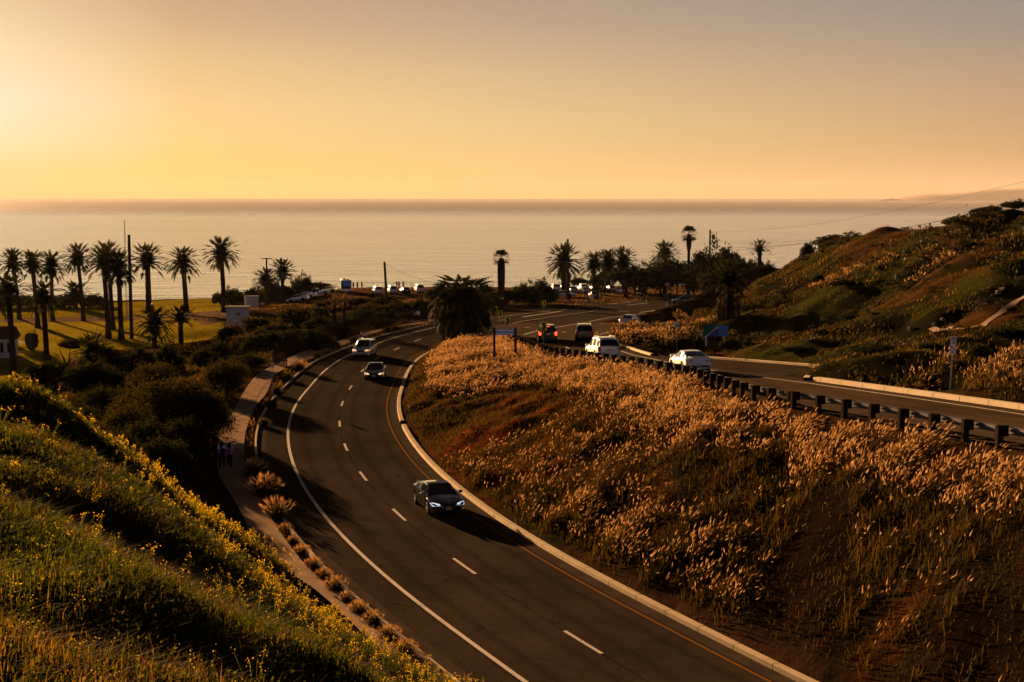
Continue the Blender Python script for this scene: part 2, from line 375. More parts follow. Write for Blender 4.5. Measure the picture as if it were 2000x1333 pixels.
# coast
cliff = [(-200, 386, -27), (-150, 384, -27), (-105, 378, -26.8), (-75, 374, -26.2), (-58, 366, -24.0), (-40, 358, -22.2), (0, 362, -22.4), (30, 372, -22.6), (80, 370, -22.5), (130, 352, -22), (200, 340, -20), (260, 330, -18)]
cons.append(np.array(cliff, float)); cons.append(np.array(cliff, float) + np.array([0, 14, -26]))
pts += [(-200, 440, -60), (260, 440, -60), (0, 440, -60)]
for x, y in [(25, 270), (60, 300), (20, 310), (70, 335), (0, 300), (-20, 280), (0, 330), (35, 345), (100, 320), (85, 285), (110, 290)]: pts.append((x, y, float(zU(y))))
# hill on the right
hill = [(1286,632,168),(1300,604,200),(1372,576,222),(1430,562,216),(1482,516,246),(1420,640,150),(1400,605,182),(1500,684,116),(1500,640,145),(1500,600,170),(1500,560,195),(1512,522,232),
        (1600,640,135),(1600,560,160),(1600,505,184),(1622,463,205),(1560,492,222),(1700,640,118),(1700,560,142),(1700,500,160),(1700,444,184),(1800,690,86),(1800,640,104),(1800,560,124),(1800,485,144),(1800,430,168),
        (1900,700,78),(1900,640,97),(1900,550,118),(1900,470,136),(1900,417,154),(2000,705,74),(2000,640,93),(2000,560,112),(2000,480,130),(2000,413,146),(2300,640,84),(2300,500,108),(2300,392,132),(2600,500,90),(2700,380,110)]
hp = [PX(*p) for p in hill]; pts += [tuple(p) for p in hp]
for k in (14, 15, 19+1, 29, 34, 39):  # far side of the ridge falls away
    pass
for p, dx, dy, dz in [((1482,516,246),8,26,-7),((1560,492,222),14,30,-7),((1622,463,205),16,30,-8),((1700,444,184),18,34,-9),((1800,430,168),20,38,-9),((1900,417,154),24,42,-10),((2000,413,146),28,46,-10),((2300,392,132),30,50,-10)]:
    q = PX(*p); pts.append((q[0] + dx, q[1] + dy, q[2] + dz)); pts.append((q[0] + dx * 2, q[1] + dy * 2.2, max(q[2] + dz * 1.8, -21)))
pts += [(260, 60, 6), (260, 140, 4), (260, 200, -6), (120, 20, -3), (60, 10, -5), (260, -20, 6), (60, -20, -4), (45, 40, -6.2), (60, 60, -5), (110, 70, -1), (160, 250, -19), (260, 280, -18), (34, 56, -8.2), (28, 66, -9.2)]

V2 = []; Z = []; ED = []
def addp(p): V2.append(Vector((float(p[0]), float(p[1])))); Z.append(float(p[2])); return len(V2) - 1
for L_ in cons:
    ids = [addp(p) for p in L_]; ED += list(zip(ids[:-1], ids[1:]))
for p in pts: addp(p)
r_ = geometry.delaunay_2d_cdt(V2, ED, [], 0, 1e-4)
tv = np.array([tuple(v) for v in r_[0]]); orig = r_[3]
tz = np.zeros(len(tv))
for i, o_ in enumerate(orig):
    if o_: tz[i] = Z[o_[0]]
    else:
        d_ = [(v.x - tv[i][0]) ** 2 + (v.y - tv[i][1]) ** 2 for v in V2]; j_ = np.argsort(d_)[:2]; tz[i] = np.mean([Z[j] for j in j_])
X0, X1, Y0, Y1, CS = -198.0, 258.0, -18.0, 438.0, 0.5
nx, ny = int((X1 - X0) / CS) + 1, int((Y1 - Y0) / CS) + 1
HF = np.full((ny, nx), np.nan)
for f in r_[2]:
    a, b, c = f[0], f[1], f[2]; A, B, C_ = tv[a], tv[b], tv[c]
    ix0, ix1 = max(0, int((min(A[0], B[0], C_[0]) - X0) / CS)), min(nx - 1, int((max(A[0], B[0], C_[0]) - X0) / CS) + 1)
    iy0, iy1 = max(0, int((min(A[1], B[1], C_[1]) - Y0) / CS)), min(ny - 1, int((max(A[1], B[1], C_[1]) - Y0) / CS) + 1)
    if ix1 < ix0 or iy1 < iy0: continue
    gx = X0 + CS * np.arange(ix0, ix1 + 1); gy = Y0 + CS * np.arange(iy0, iy1 + 1); XX, YY = np.meshgrid(gx, gy)
    den = (B[1] - C_[1]) * (A[0] - C_[0]) + (C_[0] - B[0]) * (A[1] - C_[1])
    if abs(den) < 1e-9: continue
    w0 = ((B[1] - C_[1]) * (XX - C_[0]) + (C_[0] - B[0]) * (YY - C_[1])) / den
    w1 = ((C_[1] - A[1]) * (XX - C_[0]) + (A[0] - C_[0]) * (YY - C_[1])) / den
    w2 = 1 - w0 - w1; ok = (w0 > -1e-6) & (w1 > -1e-6) & (w2 > -1e-6)
    sl = HF[iy0:iy1+1, ix0:ix1+1]; sl[ok] = (w0 * tz[a] + w1 * tz[b] + w2 * tz[c])[ok]
HF[np.isnan(HF)] = -25
GX, GY = np.meshgrid(X0 + CS * np.arange(nx), Y0 + CS * np.arange(ny))
def dist_line(P, X, Y, cap=8.0):
    """distance from each grid point to the polyline, only where nearer than cap"""
    Dm = np.full(X.shape, 1e3)
    for p in P[::1]:
        ix0 = max(0, int((p[0] - cap - X0) / CS)); ix1 = min(nx - 1, int((p[0] + cap - X0) / CS)); iy0 = max(0, int((p[1] - cap - Y0) / CS)); iy1 = min(ny - 1, int((p[1] + cap - Y0) / CS))
        if ix1 <= ix0 or iy1 <= iy0: continue
        s_ = np.s_[iy0:iy1+1, ix0:ix1+1]
        Dm[s_] = np.minimum(Dm[s_], np.hypot(X[s_] - p[0], Y[s_] - p[1]))
    return Dm
def inside(poly, X, Y):
    poly = np.asarray(poly); r = np.zeros(np.shape(X), bool); j = len(poly) - 1
    for i in range(len(poly)):
        xi, yi, xj, yj = poly[i][0], poly[i][1], poly[j][0], poly[j][1]
        c = ((yi > Y) != (yj > Y)) & (X < (xj - xi) * (Y - yi) / ((yj - yi) if yj != yi else 1e-9) + xi); r ^= c; j = i
    return r
def blur(A, n):
    for _ in range(n):
        P_ = np.pad(A, 1, mode='edge'); A = (P_[:-2, 1:-1] + P_[2:, 1:-1] + P_[1:-1, :-2] + P_[1:-1, 2:] + 2 * A) / 6
    return A
clip_y0 = lambda P, a, b: P[(P[:, 1] >= a) & (P[:, 1] <= b)]
low_poly = np.vstack([offset(LC, 5.75), offset(LC, -4.6)[::-1]])
# upper road: guardrail side (then its left line) to the right-hand kerb
up_left = np.vstack([offset(GD, -.45), offset(UM, 2.4)]); up_poly = np.vstack([up_left, UCn[::-1]])
pock_poly = np.array([UCn[np.argmin(np.abs(UCn[:, 1] - pocket[0][1]))]] + pocket + [UCn[np.argmin(np.abs(UCn[:, 1] - pocket[3][1]))], UR[np.argmin(np.abs(UR[:, 1] - 100)), :2]])
PKA, PKB = pocket[0][1], pocket[3][1]
med_poly = np.vstack([clip_y0(offset(LC, -4.0), 176, 262), [(30, 250)], clip_y0(offset(UM, -2), 160, 250)[::-1], [(-.9, 158)]]); jun_poly = np.vstack([jun_l, jun_r[::-1]])
path_poly = np.vstack([PLn, PR[::-1]])
RD = inside(med_poly, GX, GY) | inside(jun_poly, GX, GY) | inside(low_poly, GX, GY) | inside(up_poly, GX, GY) | inside(pock_poly, GX, GY)
PT = inside(path_poly, GX, GY)
# distance to paved ground, by repeated dilation of a mask, gives where relief may start
near_pave = blur((RD | PT).astype(float), 14)
free = np.clip(1 - near_pave * 2.5, 0, 1)
sm = blur(HF, 24); HF = HF * (1 - free) + sm * free
# relief: several octaves of smooth value noise
def vnoise(X, Y, s, seed):
    g_ = np.random.default_rng(seed); n = 512; T_ = g_.random((n, n)); x = X / s + 1000; y = Y / s + 1000
    xi = np.floor(x).astype(int); yi = np.floor(y).astype(int); fx = x - xi; fy = y - yi; fx = fx*fx*(3-2*fx); fy = fy*fy*(3-2*fy)
    a = T_[yi % n, xi % n]; b = T_[yi % n, (xi+1) % n]; c = T_[(yi+1) % n, xi % n]; d = T_[(yi+1) % n, (xi+1) % n]
    return (a*(1-fx) + b*fx) * (1-fy) + (c*(1-fx) + d*fx) * fy - .5
lawn_poly = [PZ(*p)[:2] for p in [(-200,780,-23),(60,745,-23.3),(170,690,-24),(400,668,-24.2),(480,640,-24),(470,600,-25.6),(440,584,-26.5),(200,592,-26.7),(-300,612,-26.5)]]
LAWN = inside(lawn_poly, GX, GY)
NEARS = (GX < 3) & (GY < 72) & (HF > -16)
EMB = inside(np.vstack([offset(GD, .6), offset(LC, -4.8)[::-1]]), GX, GY)
EMBTOP = blur(inside(np.vstack([offset(GD, .6), offset(GD, 3.4)[::-1]]), GX, GY).astype(float), 2)
HILL = inside(np.vstack([offset(UCn, -.4), [(90, 300), (258, 330), (258, -18)]]), GX, GY)
rel = -.55 * HILL + 1.9 * vnoise(GX, GY, 15, 1) * HILL + 1.1 * vnoise(GX, GY, 6, 2) * HILL + .75 * vnoise(GX, GY, 2.6, 3) * HILL + .22 * vnoise(GX, GY, 1.1, 4)* HILL
rel += (1 - .8 * EMBTOP) * (1.35 * vnoise(GX, GY, 6.5, 5) + .8 * vnoise(GX, GY, 2.6, 6) + .4 * vnoise(GX, GY, 1.1, 7)) * EMB
rel += (1.15 * vnoise(GX, GY, 6.5, 8) + .75 * vnoise(GX, GY, 2.5, 9) + .3 * vnoise(GX, GY, 1.1, 10)) * NEARS
rel += (.25 * vnoise(GX, GY, 5, 11) + .1 * vnoise(GX, GY, 1.3, 12)) * (~(HILL | EMB | NEARS)) * (1 - .75 * LAWN)
HF = HF + rel * free
HB = HF.copy(); HB[blur(RD.astype(float), 1) > .6] -= .22; HB[blur(PT.astype(float), 1) > .6] -= .12
def samp(A, x, y):
    u = np.clip((np.asarray(x, float) - X0) / CS, 0, nx - 1.001); v = np.clip((np.asarray(y, float) - Y0) / CS, 0, ny - 1.001)
    i = u.astype(int); j = v.astype(int); fu = u - i; fv = v - j
    return (A[j, i]*(1-fu) + A[j, i+1]*fu) * (1-fv) + (A[j+1, i]*(1-fu) + A[j+1, i+1]*fu) * fv
def H(x, y): return samp(HF, x, y)
def gp(px, py):                           # first point where the sight line meets the terrain
    r = ray(px, py); ts = np.arange(6, 440, .4) / r[1]; P = r[None] * ts[:, None]
    d = P[:, 2] - H(P[:, 0], P[:, 1]); k = np.argmax(d < 0)
    if not (d < 0).any(): return P[-1]
    a, b = P[k-1], P[k]; t = d[k-1] / (d[k-1] - d[k] + 1e-9); q = a + (b - a) * t; q[2] = H(q[0], q[1]); return q
def at(px, d): r = ray(px, 600); x = r[0] * d / r[1]; return np.array([x, d, H(x, d)])      # a place d metres out in that direction

# the ground as one sheet: rows and columns closer together near the camera
ys = [-18.0]; 
while ys[-1] < 437: ys.append(ys[-1] + (0.35 if ys[-1] < 60 else .35 + (ys[-1] - 60) * .0045))
xs_r = [0.0]
while xs_r[-1] < 257: xs_r.append(xs_r[-1] + (.35 if xs_r[-1] < 22 else .35 + (xs_r[-1] - 22) * .013))
xs_l = [0.0]
while xs_l[-1] > -197: xs_l.append(xs_l[-1] - (.35 if xs_l[-1] > -24 else .35 + (-xs_l[-1] - 24) * .013))
xs = np.array(xs_l[::-1][:-1] + xs_r); ys = np.array(ys)
MX, MY = np.meshgrid(xs, ys); MZ = samp(HB, MX, MY)
gv = np.stack([MX.ravel(), MY.ravel(), MZ.ravel()], 1); nX, nY = len(xs), len(ys)
idx = np.arange(nX * nY).reshape(nY, nX); gf = np.stack([idx[:-1, :-1], idx[:-1, 1:], idx[1:, 1:], idx[1:, :-1]], -1).reshape(-1, 4)
# zone colours (what grows or lies there), softened by noise at the borders
def zc(mask_grid, soft=3): return np.clip(samp(blur(mask_grid.astype(float), soft), MX, MY), 0, 1)[..., None]
n1 = vnoise(MX, MY, 3.1, 21)[..., None]; n2 = vnoise(MX, MY, 9, 22)[..., None]; n3 = vnoise(MX, MY, .9, 23)[..., None]
c_dirt = np.array([.05, .028, .016]); c_scrub = np.array([.010, .009, .004]); c_green = np.array([.026, .027, .006]); c_lawn = np.array([.21, .165, .012]); c_red = np.array([.13, .034, .010]); c_near = np.array([.016, .018, .004]); c_lot = np.array([.08, .042, .022]); c_tan = np.array([.17, .11, .07])
col_ = np.ones(MX.shape + (3,)) * c_dirt * .8
hz = zc(HILL); tt = np.clip(.5 + 2.2 * n1 + 1.2 * n2, 0, 1); hc = c_scrub * (1 - tt) + c_green * tt; dry = np.clip((n2 * -2.5 + n1 * 2 - .25), 0, 1); hc = hc * (1 - dry) + np.array([.05, .026, .010]) * dry; col_ = col_ * (1 - hz) + hc * hz
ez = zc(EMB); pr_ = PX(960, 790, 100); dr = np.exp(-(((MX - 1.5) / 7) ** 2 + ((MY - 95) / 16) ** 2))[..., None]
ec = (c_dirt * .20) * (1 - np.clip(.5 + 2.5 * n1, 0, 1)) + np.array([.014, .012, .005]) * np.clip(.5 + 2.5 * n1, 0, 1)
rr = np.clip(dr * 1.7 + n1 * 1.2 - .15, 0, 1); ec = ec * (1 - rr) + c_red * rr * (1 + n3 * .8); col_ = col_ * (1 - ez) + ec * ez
nz = zc(NEARS); col_ = col_ * (1 - nz) + (c_near * (1 + 1.2 * n1)) * nz
lz = zc(LAWN, 1); col_ = col_ * (1 - lz) + c_lawn * (1 + .5 * n2 + .25 * n1) * lz
drive = [PZ(*p)[:2] for p in [(0,622,-25.8),(240,618,-25.8),(440,616,-25.5),(470,636,-24.2),(400,648,-24.4),(372,636,-25),(300,627,-25.4),(0,630,-25.6)]]
dz_ = zc(inside(drive, GX, GY), 1); col_ = col_ * (1 - dz_) + np.array([.13, .09, .065]) * dz_
lot = [(-52, 262), (-30, 275), (-8, 262), (30, 262), (70, 300), (120, 330), (80, 362), (0, 352), (-40, 348), (-62, 330)]
oz = zc(inside(lot, GX, GY) & ~RD, 2); col_ = col_ * (1 - oz) + c_lot * (1 + .9 * n2 + .5 * n1) * oz
pz_ = zc(blur((RD | PT).astype(float), 3) > .12, 2); vg = np.clip(.5 + 2 * n1, 0, 1); col_ = col_ * (1 - pz_ * .6) + (c_dirt * (1 - vg) + c_scrub * vg) * pz_ * .6
m = bpy.data.materials.new('earth_and_turf'); m.use_nodes = True; t = NT(m.node_tree); b = t.n['Principled BSDF']
vc = t.add('ShaderNodeVertexColor', layer_name='zone'); geo = t.add('ShaderNodeNewGeometry').outputs['Position']
na = t.noise(1.7, 6, .65, geo); nb = t.noise(.22, 4, .6, geo)
f = t.math('ADD', t.math('MULTIPLY', na, 1.4), t.math('MULTIPLY', nb, .6)); cm = t.ramp(f, [(.6, (.45, .45, .45)), (1.35, (1.5, 1.45, 1.35))])
t.link(t.mix(1.0, vc.outputs[0], cm, 'MULTIPLY'), b.inputs['Base Color']); b.inputs['Roughness'].default_value = 1; b.inputs['Specular IOR Level'].default_value = 0
bn = t.add('ShaderNodeBump'); bn.inputs['Strength'].default_value = .9; bn.inputs['Distance'].default_value = .12
t.link(t.noise(5.0, 6, .7, geo), bn.inputs['Height']); t.link(bn.outputs[0], b.inputs['Normal'])
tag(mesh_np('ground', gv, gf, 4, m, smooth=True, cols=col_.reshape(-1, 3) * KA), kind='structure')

# ------------------------------------------------------------------ sea and the far headland
m = bpy.data.materials.new('sea_water'); m.use_nodes = True; t = NT(m.node_tree); b = t.n['Principled BSDF']
geo = t.add('ShaderNodeNewGeometry').outputs['Position']; sp = t.add('ShaderNodeSeparateXYZ'); t.link(geo, sp.inputs[0])
mp = t.add('ShaderNodeMapping'); mp.inputs['Scale'].default_value = (.6, 1.0, 1); t.link(geo, mp.inputs['Vector'])
dst = sp.outputs[1]
t.n.remove(b)
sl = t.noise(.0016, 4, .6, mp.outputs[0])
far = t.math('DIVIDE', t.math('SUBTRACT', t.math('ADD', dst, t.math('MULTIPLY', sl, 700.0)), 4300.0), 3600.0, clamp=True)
gl = t.add('ShaderNodeBsdfGlossy'); t.link(t.mix(far, (.97, .97, 1, 1), (.56, .54, .52, 1)), gl.inputs[0])  # dimmer sky reflection towards the horizon is painted into the gloss tint
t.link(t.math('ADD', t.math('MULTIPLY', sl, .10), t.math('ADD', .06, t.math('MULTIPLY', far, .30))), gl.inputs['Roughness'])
df = t.add('ShaderNodeBsdfDiffuse'); t.link(t.mix(far, (.58, .80, 1, 1), (.15, .2, .28, 1)), df.inputs[0])  # diffuse colour darkened too, for the same painted horizon band
mxs = t.add('ShaderNodeMixShader'); mxs.inputs[0].default_value = .78; t.link(df.outputs[0], mxs.inputs[1]); t.link(gl.outputs[0], mxs.inputs[2])
t.link(mxs.outputs[0], t.n['Material Output'].inputs[0])
w1 = t.noise(.03, 4, .6, mp.outputs[0]); w2 = t.noise(.35, 4, .6, mp.outputs[0])
bn = t.add('ShaderNodeBump'); bn.inputs['Strength'].default_value = 1.0; bn.inputs['Distance'].default_value = 6.0
t.link(t.math('ADD', w1, t.math('MULTIPLY', w2, .18)), bn.inputs['Height']); t.link(bn.outputs[0], gl.inputs['Normal'])
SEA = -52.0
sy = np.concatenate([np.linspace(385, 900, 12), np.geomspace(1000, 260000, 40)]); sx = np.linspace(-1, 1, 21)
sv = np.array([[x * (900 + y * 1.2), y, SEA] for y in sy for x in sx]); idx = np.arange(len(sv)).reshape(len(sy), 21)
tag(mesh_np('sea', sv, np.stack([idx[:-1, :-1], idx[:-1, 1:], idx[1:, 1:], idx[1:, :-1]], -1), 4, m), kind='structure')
hd = principled('headland_rock', (.62, .47, .36), 1.0)
prof = [(1765,0),(1800,6),(1830,9),(1880,10),(1930,15),(1960,19),(2020,20),(2100,26),(2250,30),(2400,24),(2600,10),(2700,0)]
v = []; 
for k, (px, h_) in enumerate(prof):
    x = (px - 1000) / FPX * 30000; hh = h_ / FPX * 30000
    v += [(x, 30000, SEA - 5), (x, 30400, SEA + hh * .6 + 30), (x, 31000, SEA + hh + 50), (x, 33000, SEA + hh * .4), (x, 34000, SEA - 5)]
idx = np.arange(len(v)).reshape(len(prof), 5)
tag(mesh_np('headland', np.array(v), np.stack([idx[:-1, :-1], idx[1:, :-1], idx[1:, 1:], idx[:-1, 1:]], -1), 4, hd, smooth=True), kind='structure')

# ------------------------------------------------------------------ roads, kerbs, markings
def ribbon(name, A, B, mat, zf, dz, n=4, kind='structure', **kw):
    """sheet between two boundary polylines with the same number of points"""
    A = np.asarray(A); B = np.asarray(B); k = len(A)
    P = np.stack([A * (1 - j / n) + B * (j / n) for j in range(n + 1)], 1)
    z = zf(P[..., 0], P[..., 1]) + dz; Vv = np.concatenate([P, z[..., None]], -1).reshape(-1, 3)
    idx = np.arange(k * (n + 1)).reshape(k, n + 1)
    mid = P[:, n // 2]; al = np.r_[0, np.cumsum(np.linalg.norm(np.diff(mid, axis=0), axis=1))]
    wd_ = np.linalg.norm(B - A, axis=1); ac = np.stack([wd_ * j / n for j in range(n + 1)], 1); cc_ = np.stack([ac, np.repeat(al[:, None], n + 1, 1), np.zeros_like(ac)], -1).reshape(-1, 3)
    return tag(mesh_np(name, Vv, np.stack([idx[:-1, :-1], idx[:-1, 1:], idx[1:, 1:], idx[1:, :-1]], -1), 4, mat, smooth=True, cols=cc_), kind=kind)
def resamp(P, n):
    P = np.asarray(P)[:, :2]; s = np.r_[0, np.cumsum(np.linalg.norm(np.diff(P, axis=0), axis=1))]; u = np.linspace(0, s[-1], n)
    return np.stack([np.interp(u, s, P[:, 0]), np.interp(u, s, P[:, 1])], 1)
def clip_y(P, a, b): return P[(P[:, 1] >= a) & (P[:, 1] <= b)]
ZLr = lambda x, y: zL(y); ZUr = lambda x, y: zU(y)
def asphalt(name, base, seed, tracks=()):
    """aggregate, wheel tracks, a centre joint, sealed cracks, patches; 'zone' holds metres across and along"""
    m = bpy.data.materials.new(name); m.use_nodes = True; t = NT(m.node_tree); b = t.n['Principled BSDF']
    geo = t.add('ShaderNodeNewGeometry').outputs['Position']
    n1 = t.noise(.16, 5, .6, geo); n2 = t.noise(11, 3, .7, geo); n3 = t.noise(1.1, 4, .6, geo, 1.5)
    f = t.math('ADD', t.math('MULTIPLY', n1, .9), t.math('ADD', t.math('MULTIPLY', n2, .45), t.math('MULTIPLY', n3, .35)))
    c = t.ramp(f, [(.55, tuple(x * .62 for x in base)), (1.15, tuple(x * 1.45 for x in base))])
    vc = t.add('ShaderNodeVertexColor', layer_name='zone'); sp = t.add('ShaderNodeSeparateXYZ'); t.link(vc.outputs[0], sp.inputs[0]); u = sp.outputs[0]; v = sp.outputs[1]
    wob = t.math('MULTIPLY', t.math('SUBTRACT', t.noise(.35, 3, .6, geo), .5), .5)
    for x0, w_, k in tracks:       # wheel tracks and joints: position across, half width, strength
        d = t.math('ABSOLUTE', t.math('SUBTRACT', t.math('ADD', u, wob) if w_ > .1 else u, x0)); g = t.math('SUBTRACT', 1.0, t.math('DIVIDE', d, w_), clamp=True); g = t.math('MULTIPLY', g, abs(k))
        c = t.mix(g, c, tuple(x * (.18 if k > 0 else 2.1) for x in base) + (1,))
    cv = t.add('ShaderNodeCombineXYZ'); t.link(t.math('MULTIPLY', u, .35), cv.inputs[0]); t.link(t.math('MULTIPLY', v, .10), cv.inputs[1])
    vo = t.add('ShaderNodeTexVoronoi', feature='DISTANCE_TO_EDGE'); vo.inputs['Scale'].default_value = 1.0; 
    dv = t.add('ShaderNodeVectorMath', operation='ADD'); t.link(cv.outputs[0], dv.inputs[0]); nz = t.add('ShaderNodeTexNoise'); nz.inputs['Scale'].default_value = .9; t.link(geo, nz.inputs['Vector']); sc = t.add('ShaderNodeVectorMath', operation='SCALE'); sc.inputs['Scale'].default_value = .5; t.link(nz.outputs['Color'], sc.inputs[0]); t.link(sc.outputs[0], dv.inputs[1]); t.link(dv.outputs[0], vo.inputs['Vector'])
    cr_ = t.math('MULTIPLY', t.math('LESS_THAN', vo.outputs['Distance'], .005), t.math('GREATER_THAN', n1, .47)); c = t.mix(t.math('MULTIPLY', cr_, .5), c, tuple(x * .12 for x in base) + (1,))
    t.link(c, b.inputs['Base Color']); b.inputs['Roughness'].default_value = 1; b.inputs['Specular IOR Level'].default_value = 0.0
    bn = t.add('ShaderNodeBump'); bn.inputs['Strength'].default_value = .5; bn.inputs['Distance'].default_value = .015
    t.link(t.noise(28, 3, .7, geo), bn.inputs['Height']); t.link(bn.outputs[0], b.inputs['Normal']); return m
def worn(name, base, under, thr=.42, joint=0.0):
    m = bpy.data.materials.new(name); m.use_nodes = True; t = NT(m.node_tree); b = t.n['Principled BSDF']; geo = t.add('ShaderNodeNewGeometry').outputs['Position']
    n = t.math('ADD', t.math('MULTIPLY', t.noise(9, 5, .75, geo), .7), t.math('MULTIPLY', t.noise(.8, 3, .6, geo), .3)); c = t.ramp(n, [(thr - .05, under), (thr + .03, tuple(x * .8 for x in base)), (.72, base)])
    if joint:
        vc = t.add('ShaderNodeVertexColor', layer_name='zone'); sp = t.add('ShaderNodeSeparateXYZ'); t.link(vc.outputs[0], sp.inputs[0]); md = t.math('MODULO', sp.outputs[1], joint); c = t.mix(t.math('MULTIPLY', t.math('LESS_THAN', md, .06), .85), c, tuple(x * .15 for x in base) + (1,))
        st_ = t.noise(.5, 4, .7, geo); c = t.mix(t.math('MULTIPLY', t.math('SUBTRACT', st_, .45), 1.6, clamp=True), c, tuple(x * .45 for x in base) + (1,))
    t.link(c, b.inputs['Base Color']); b.inputs['Roughness'].default_value = 1; b.inputs['Specular IOR Level'].default_value = 0; return m
M['line_white'] = worn('road_paint_white', (.54, .50, .45), (.08, .07, .06), .40); M['line_yellow'] = worn('road_paint_yellow', (.20, .10, .015), (.07, .05, .03), .42)
M['concrete'] = worn('kerb_concrete', (.50, .42, .30), (.32, .26, .18), .38, 2.4)
M['asphalt'] = asphalt('asphalt', (.029, .0225, .016), 1, [(1.45 + 2.0 - .95, .38, .3), (3.45 + .85, .38, .3), (5.15, .05, .8), (6.1, .38, .3), (7.9, .38, .3), (1.3, .04, .7)]); M['asphalt2'] = asphalt('asphalt_upper', (.044, .032, .021), 2, [(1.6, .35, .25), (3.3, .35, .25), (2.45, .04, .6), (5.6, .4, .25), (7.3, .4, .25)])
M['path'] = principled('path_gravel', (.24, .17, .12), .95, bump=(8, .5, .03), var=.22, scale=.9)
ribbon('lower_road', offset(LC, 5.15), offset(LC, -3.85), M['asphalt'], ZLr, 0, 6)
ul = resamp(up_left, 320); ur = resamp(UCn, 320)
# match the two sides row by row on distance out
def by_y(P, yy): o = np.argsort(P[:, 1]); return np.stack([np.interp(yy, P[o, 1], P[o, 0]), yy], 1)
yy = np.r_[np.arange(4, 200, 1.0), np.arange(200, 252, 1.0)]
upl = np.vstack([offset(GD, -.3), [(-2.6, 168), (-4.2, 176)], clip_y(np.asarray(offset(LC, -4.7)), 182, 260)])
ribbon('upper_road', by_y(upl, yy), by_y(offset(UCn, -.05), yy), M['asphalt2'], ZUr, 0.006, 6)
kp = UCn[(UCn[:, 1] > PKA) & (UCn[:, 1] < PKB)]
pk = resamp(np.array(pocket[:2]), 12); pk2 = resamp(np.array(pocket[1:]), 14); pko = resamp(np.vstack([pk, pk2]), len(kp))
ribbon('pull_out', kp + np.array([.3, 0]) * 0, pko, M['asphalt'], ZUr, .011, 4)
# far junction and car-park aprons
ribbon('junction_road', resamp(jun_l, 60), resamp(jun_r, 60), M['asphalt'], ZUr, .012, 8)
ribbon('gutter', offset(LC, 5.75), offset(LC, 5.12), M['gutter'], ZLr, .008, 1)
ribbon('gutter', offset(LC, -3.83), offset(LC, -4.42), M['gutter'], ZLr, .008, 1)
ribbon('footpath', by_y(PLn, np.arange(26, 222, 1.)), by_y(PR, np.arange(26, 222, 1.)), M['path'], lambda x, y: zP(y), .03, 3)
def kerb(name, P, width, zf, h=.15, mat=None):
    """solid strip: gutter face, top, back face"""
    A = P; B = offset(P, width); zz = zf(P[:, 1]); n = len(P)
    rows = [np.column_stack([A, zz - .3]), np.column_stack([A + (B - A) * .04, zz + h - .02]), np.column_stack([A + (B - A) * .16, zz + h]), np.column_stack([B, zz + h]), np.column_stack([B, zz - .4])]
    Vv = np.stack(rows, 1).reshape(-1, 3); idx = np.arange(n * 5).reshape(n, 5)
    al = np.r_[0, np.cumsum(np.linalg.norm(np.diff(A, axis=0), axis=1))]; cc_ = np.stack([np.zeros((n, 5)), np.repeat(al[:, None], 5, 1), np.zeros((n, 5))], -1).reshape(-1, 3)
    return tag(mesh_np(name, Vv, np.stack([idx[:-1, :-1], idx[1:, :-1], idx[1:, 1:], idx[:-1, 1:]], -1), 4, mat or M['concrete'], smooth=False, cols=cc_), kind='structure')
kerb('kerb', clip_y(offset(LC, 5.75), -5, 215), .16, zL)
kerb('kerb', clip_y(offset(LC, -4.42), -5, 102), -.30, zL, .20); kerb('kerb', clip_y(offset(LC, -4.42), 103.2, 176), -.30, zL, .16)
kerb('kerb', clip_y(UCn, -5, PKA), -.45, zU, .24); kerb('kerb', clip_y(UCn, PKB, 226), -.28, zU, .18)
kerb('kerb', resamp(np.array(pocket[:2]), 20), -.35, zU, .2); kerb('kerb', resamp(np.array(pocket[1:]), 24), -.3, zU, .17)
kerb('kerb', clip_y(offset(LC, -4.42), 177, 236), -.25, lambda y: zL(y), .13)
# painted lines
def stripe(P, w, zf, mat, dz=.014, name='road_marking'): return ribbon(name, offset(P, w / 2), offset(P, -w / 2), mat, zf, dz, 1)
def off_line(P, d, a, b): return clip_y(np.asarray(offset(P, d)), a, b)
stripe(off_line(LC, 3.68, 2, 192), .18, ZLr, M['line_white'])
stripe(off_line(LC, -3.62, 2, 176), .10, ZLr, M['line_yellow'])
stripe(off_line(LC, 3.6, 198, 250), .16, ZLr, M['line_white'])
s = np.r_[0, np.cumsum(np.linalg.norm(np.diff(LC[:, :2], axis=0), axis=1))]
k0 = np.argmin(np.abs(LC[:, 1] - W(1140, 1256, zL)[1])); s0 = s[k0]
Ds = []
dash_y = [W(*p, zL)[1] for p in dash]; extra = [172.5 + 0, 184, 196, 208, 220]
for dy_ in [16, 26.5, 37.5] + dash_y + [183.5, 194, 206, 218]:
    sc_ = s[np.argmin(np.abs(LC[:, 1] - dy_))]
    u = np.linspace(sc_ - 1.5, sc_ + 1.5, 6); P = np.stack([np.interp(u, s, LC[:, 0]), np.interp(u, s, LC[:, 1])], 1)
    stripe(P, .15, ZLr, M['line_white'], name='lane_dash')
stripe(clip_y(UR, 2, 170), .15, ZUr, M['line_white'], .02)
stripe(off_line(UR, 0, 170, 200), .12, ZUr, M['line_white'], .02)
stripe(clip_y(UM, 160, 246), .2, ZUr, M['line_white'], .02)
stripe(off_line(GD, -.95, 2, 120), .12, ZUr, M['line_yellow'], .02)
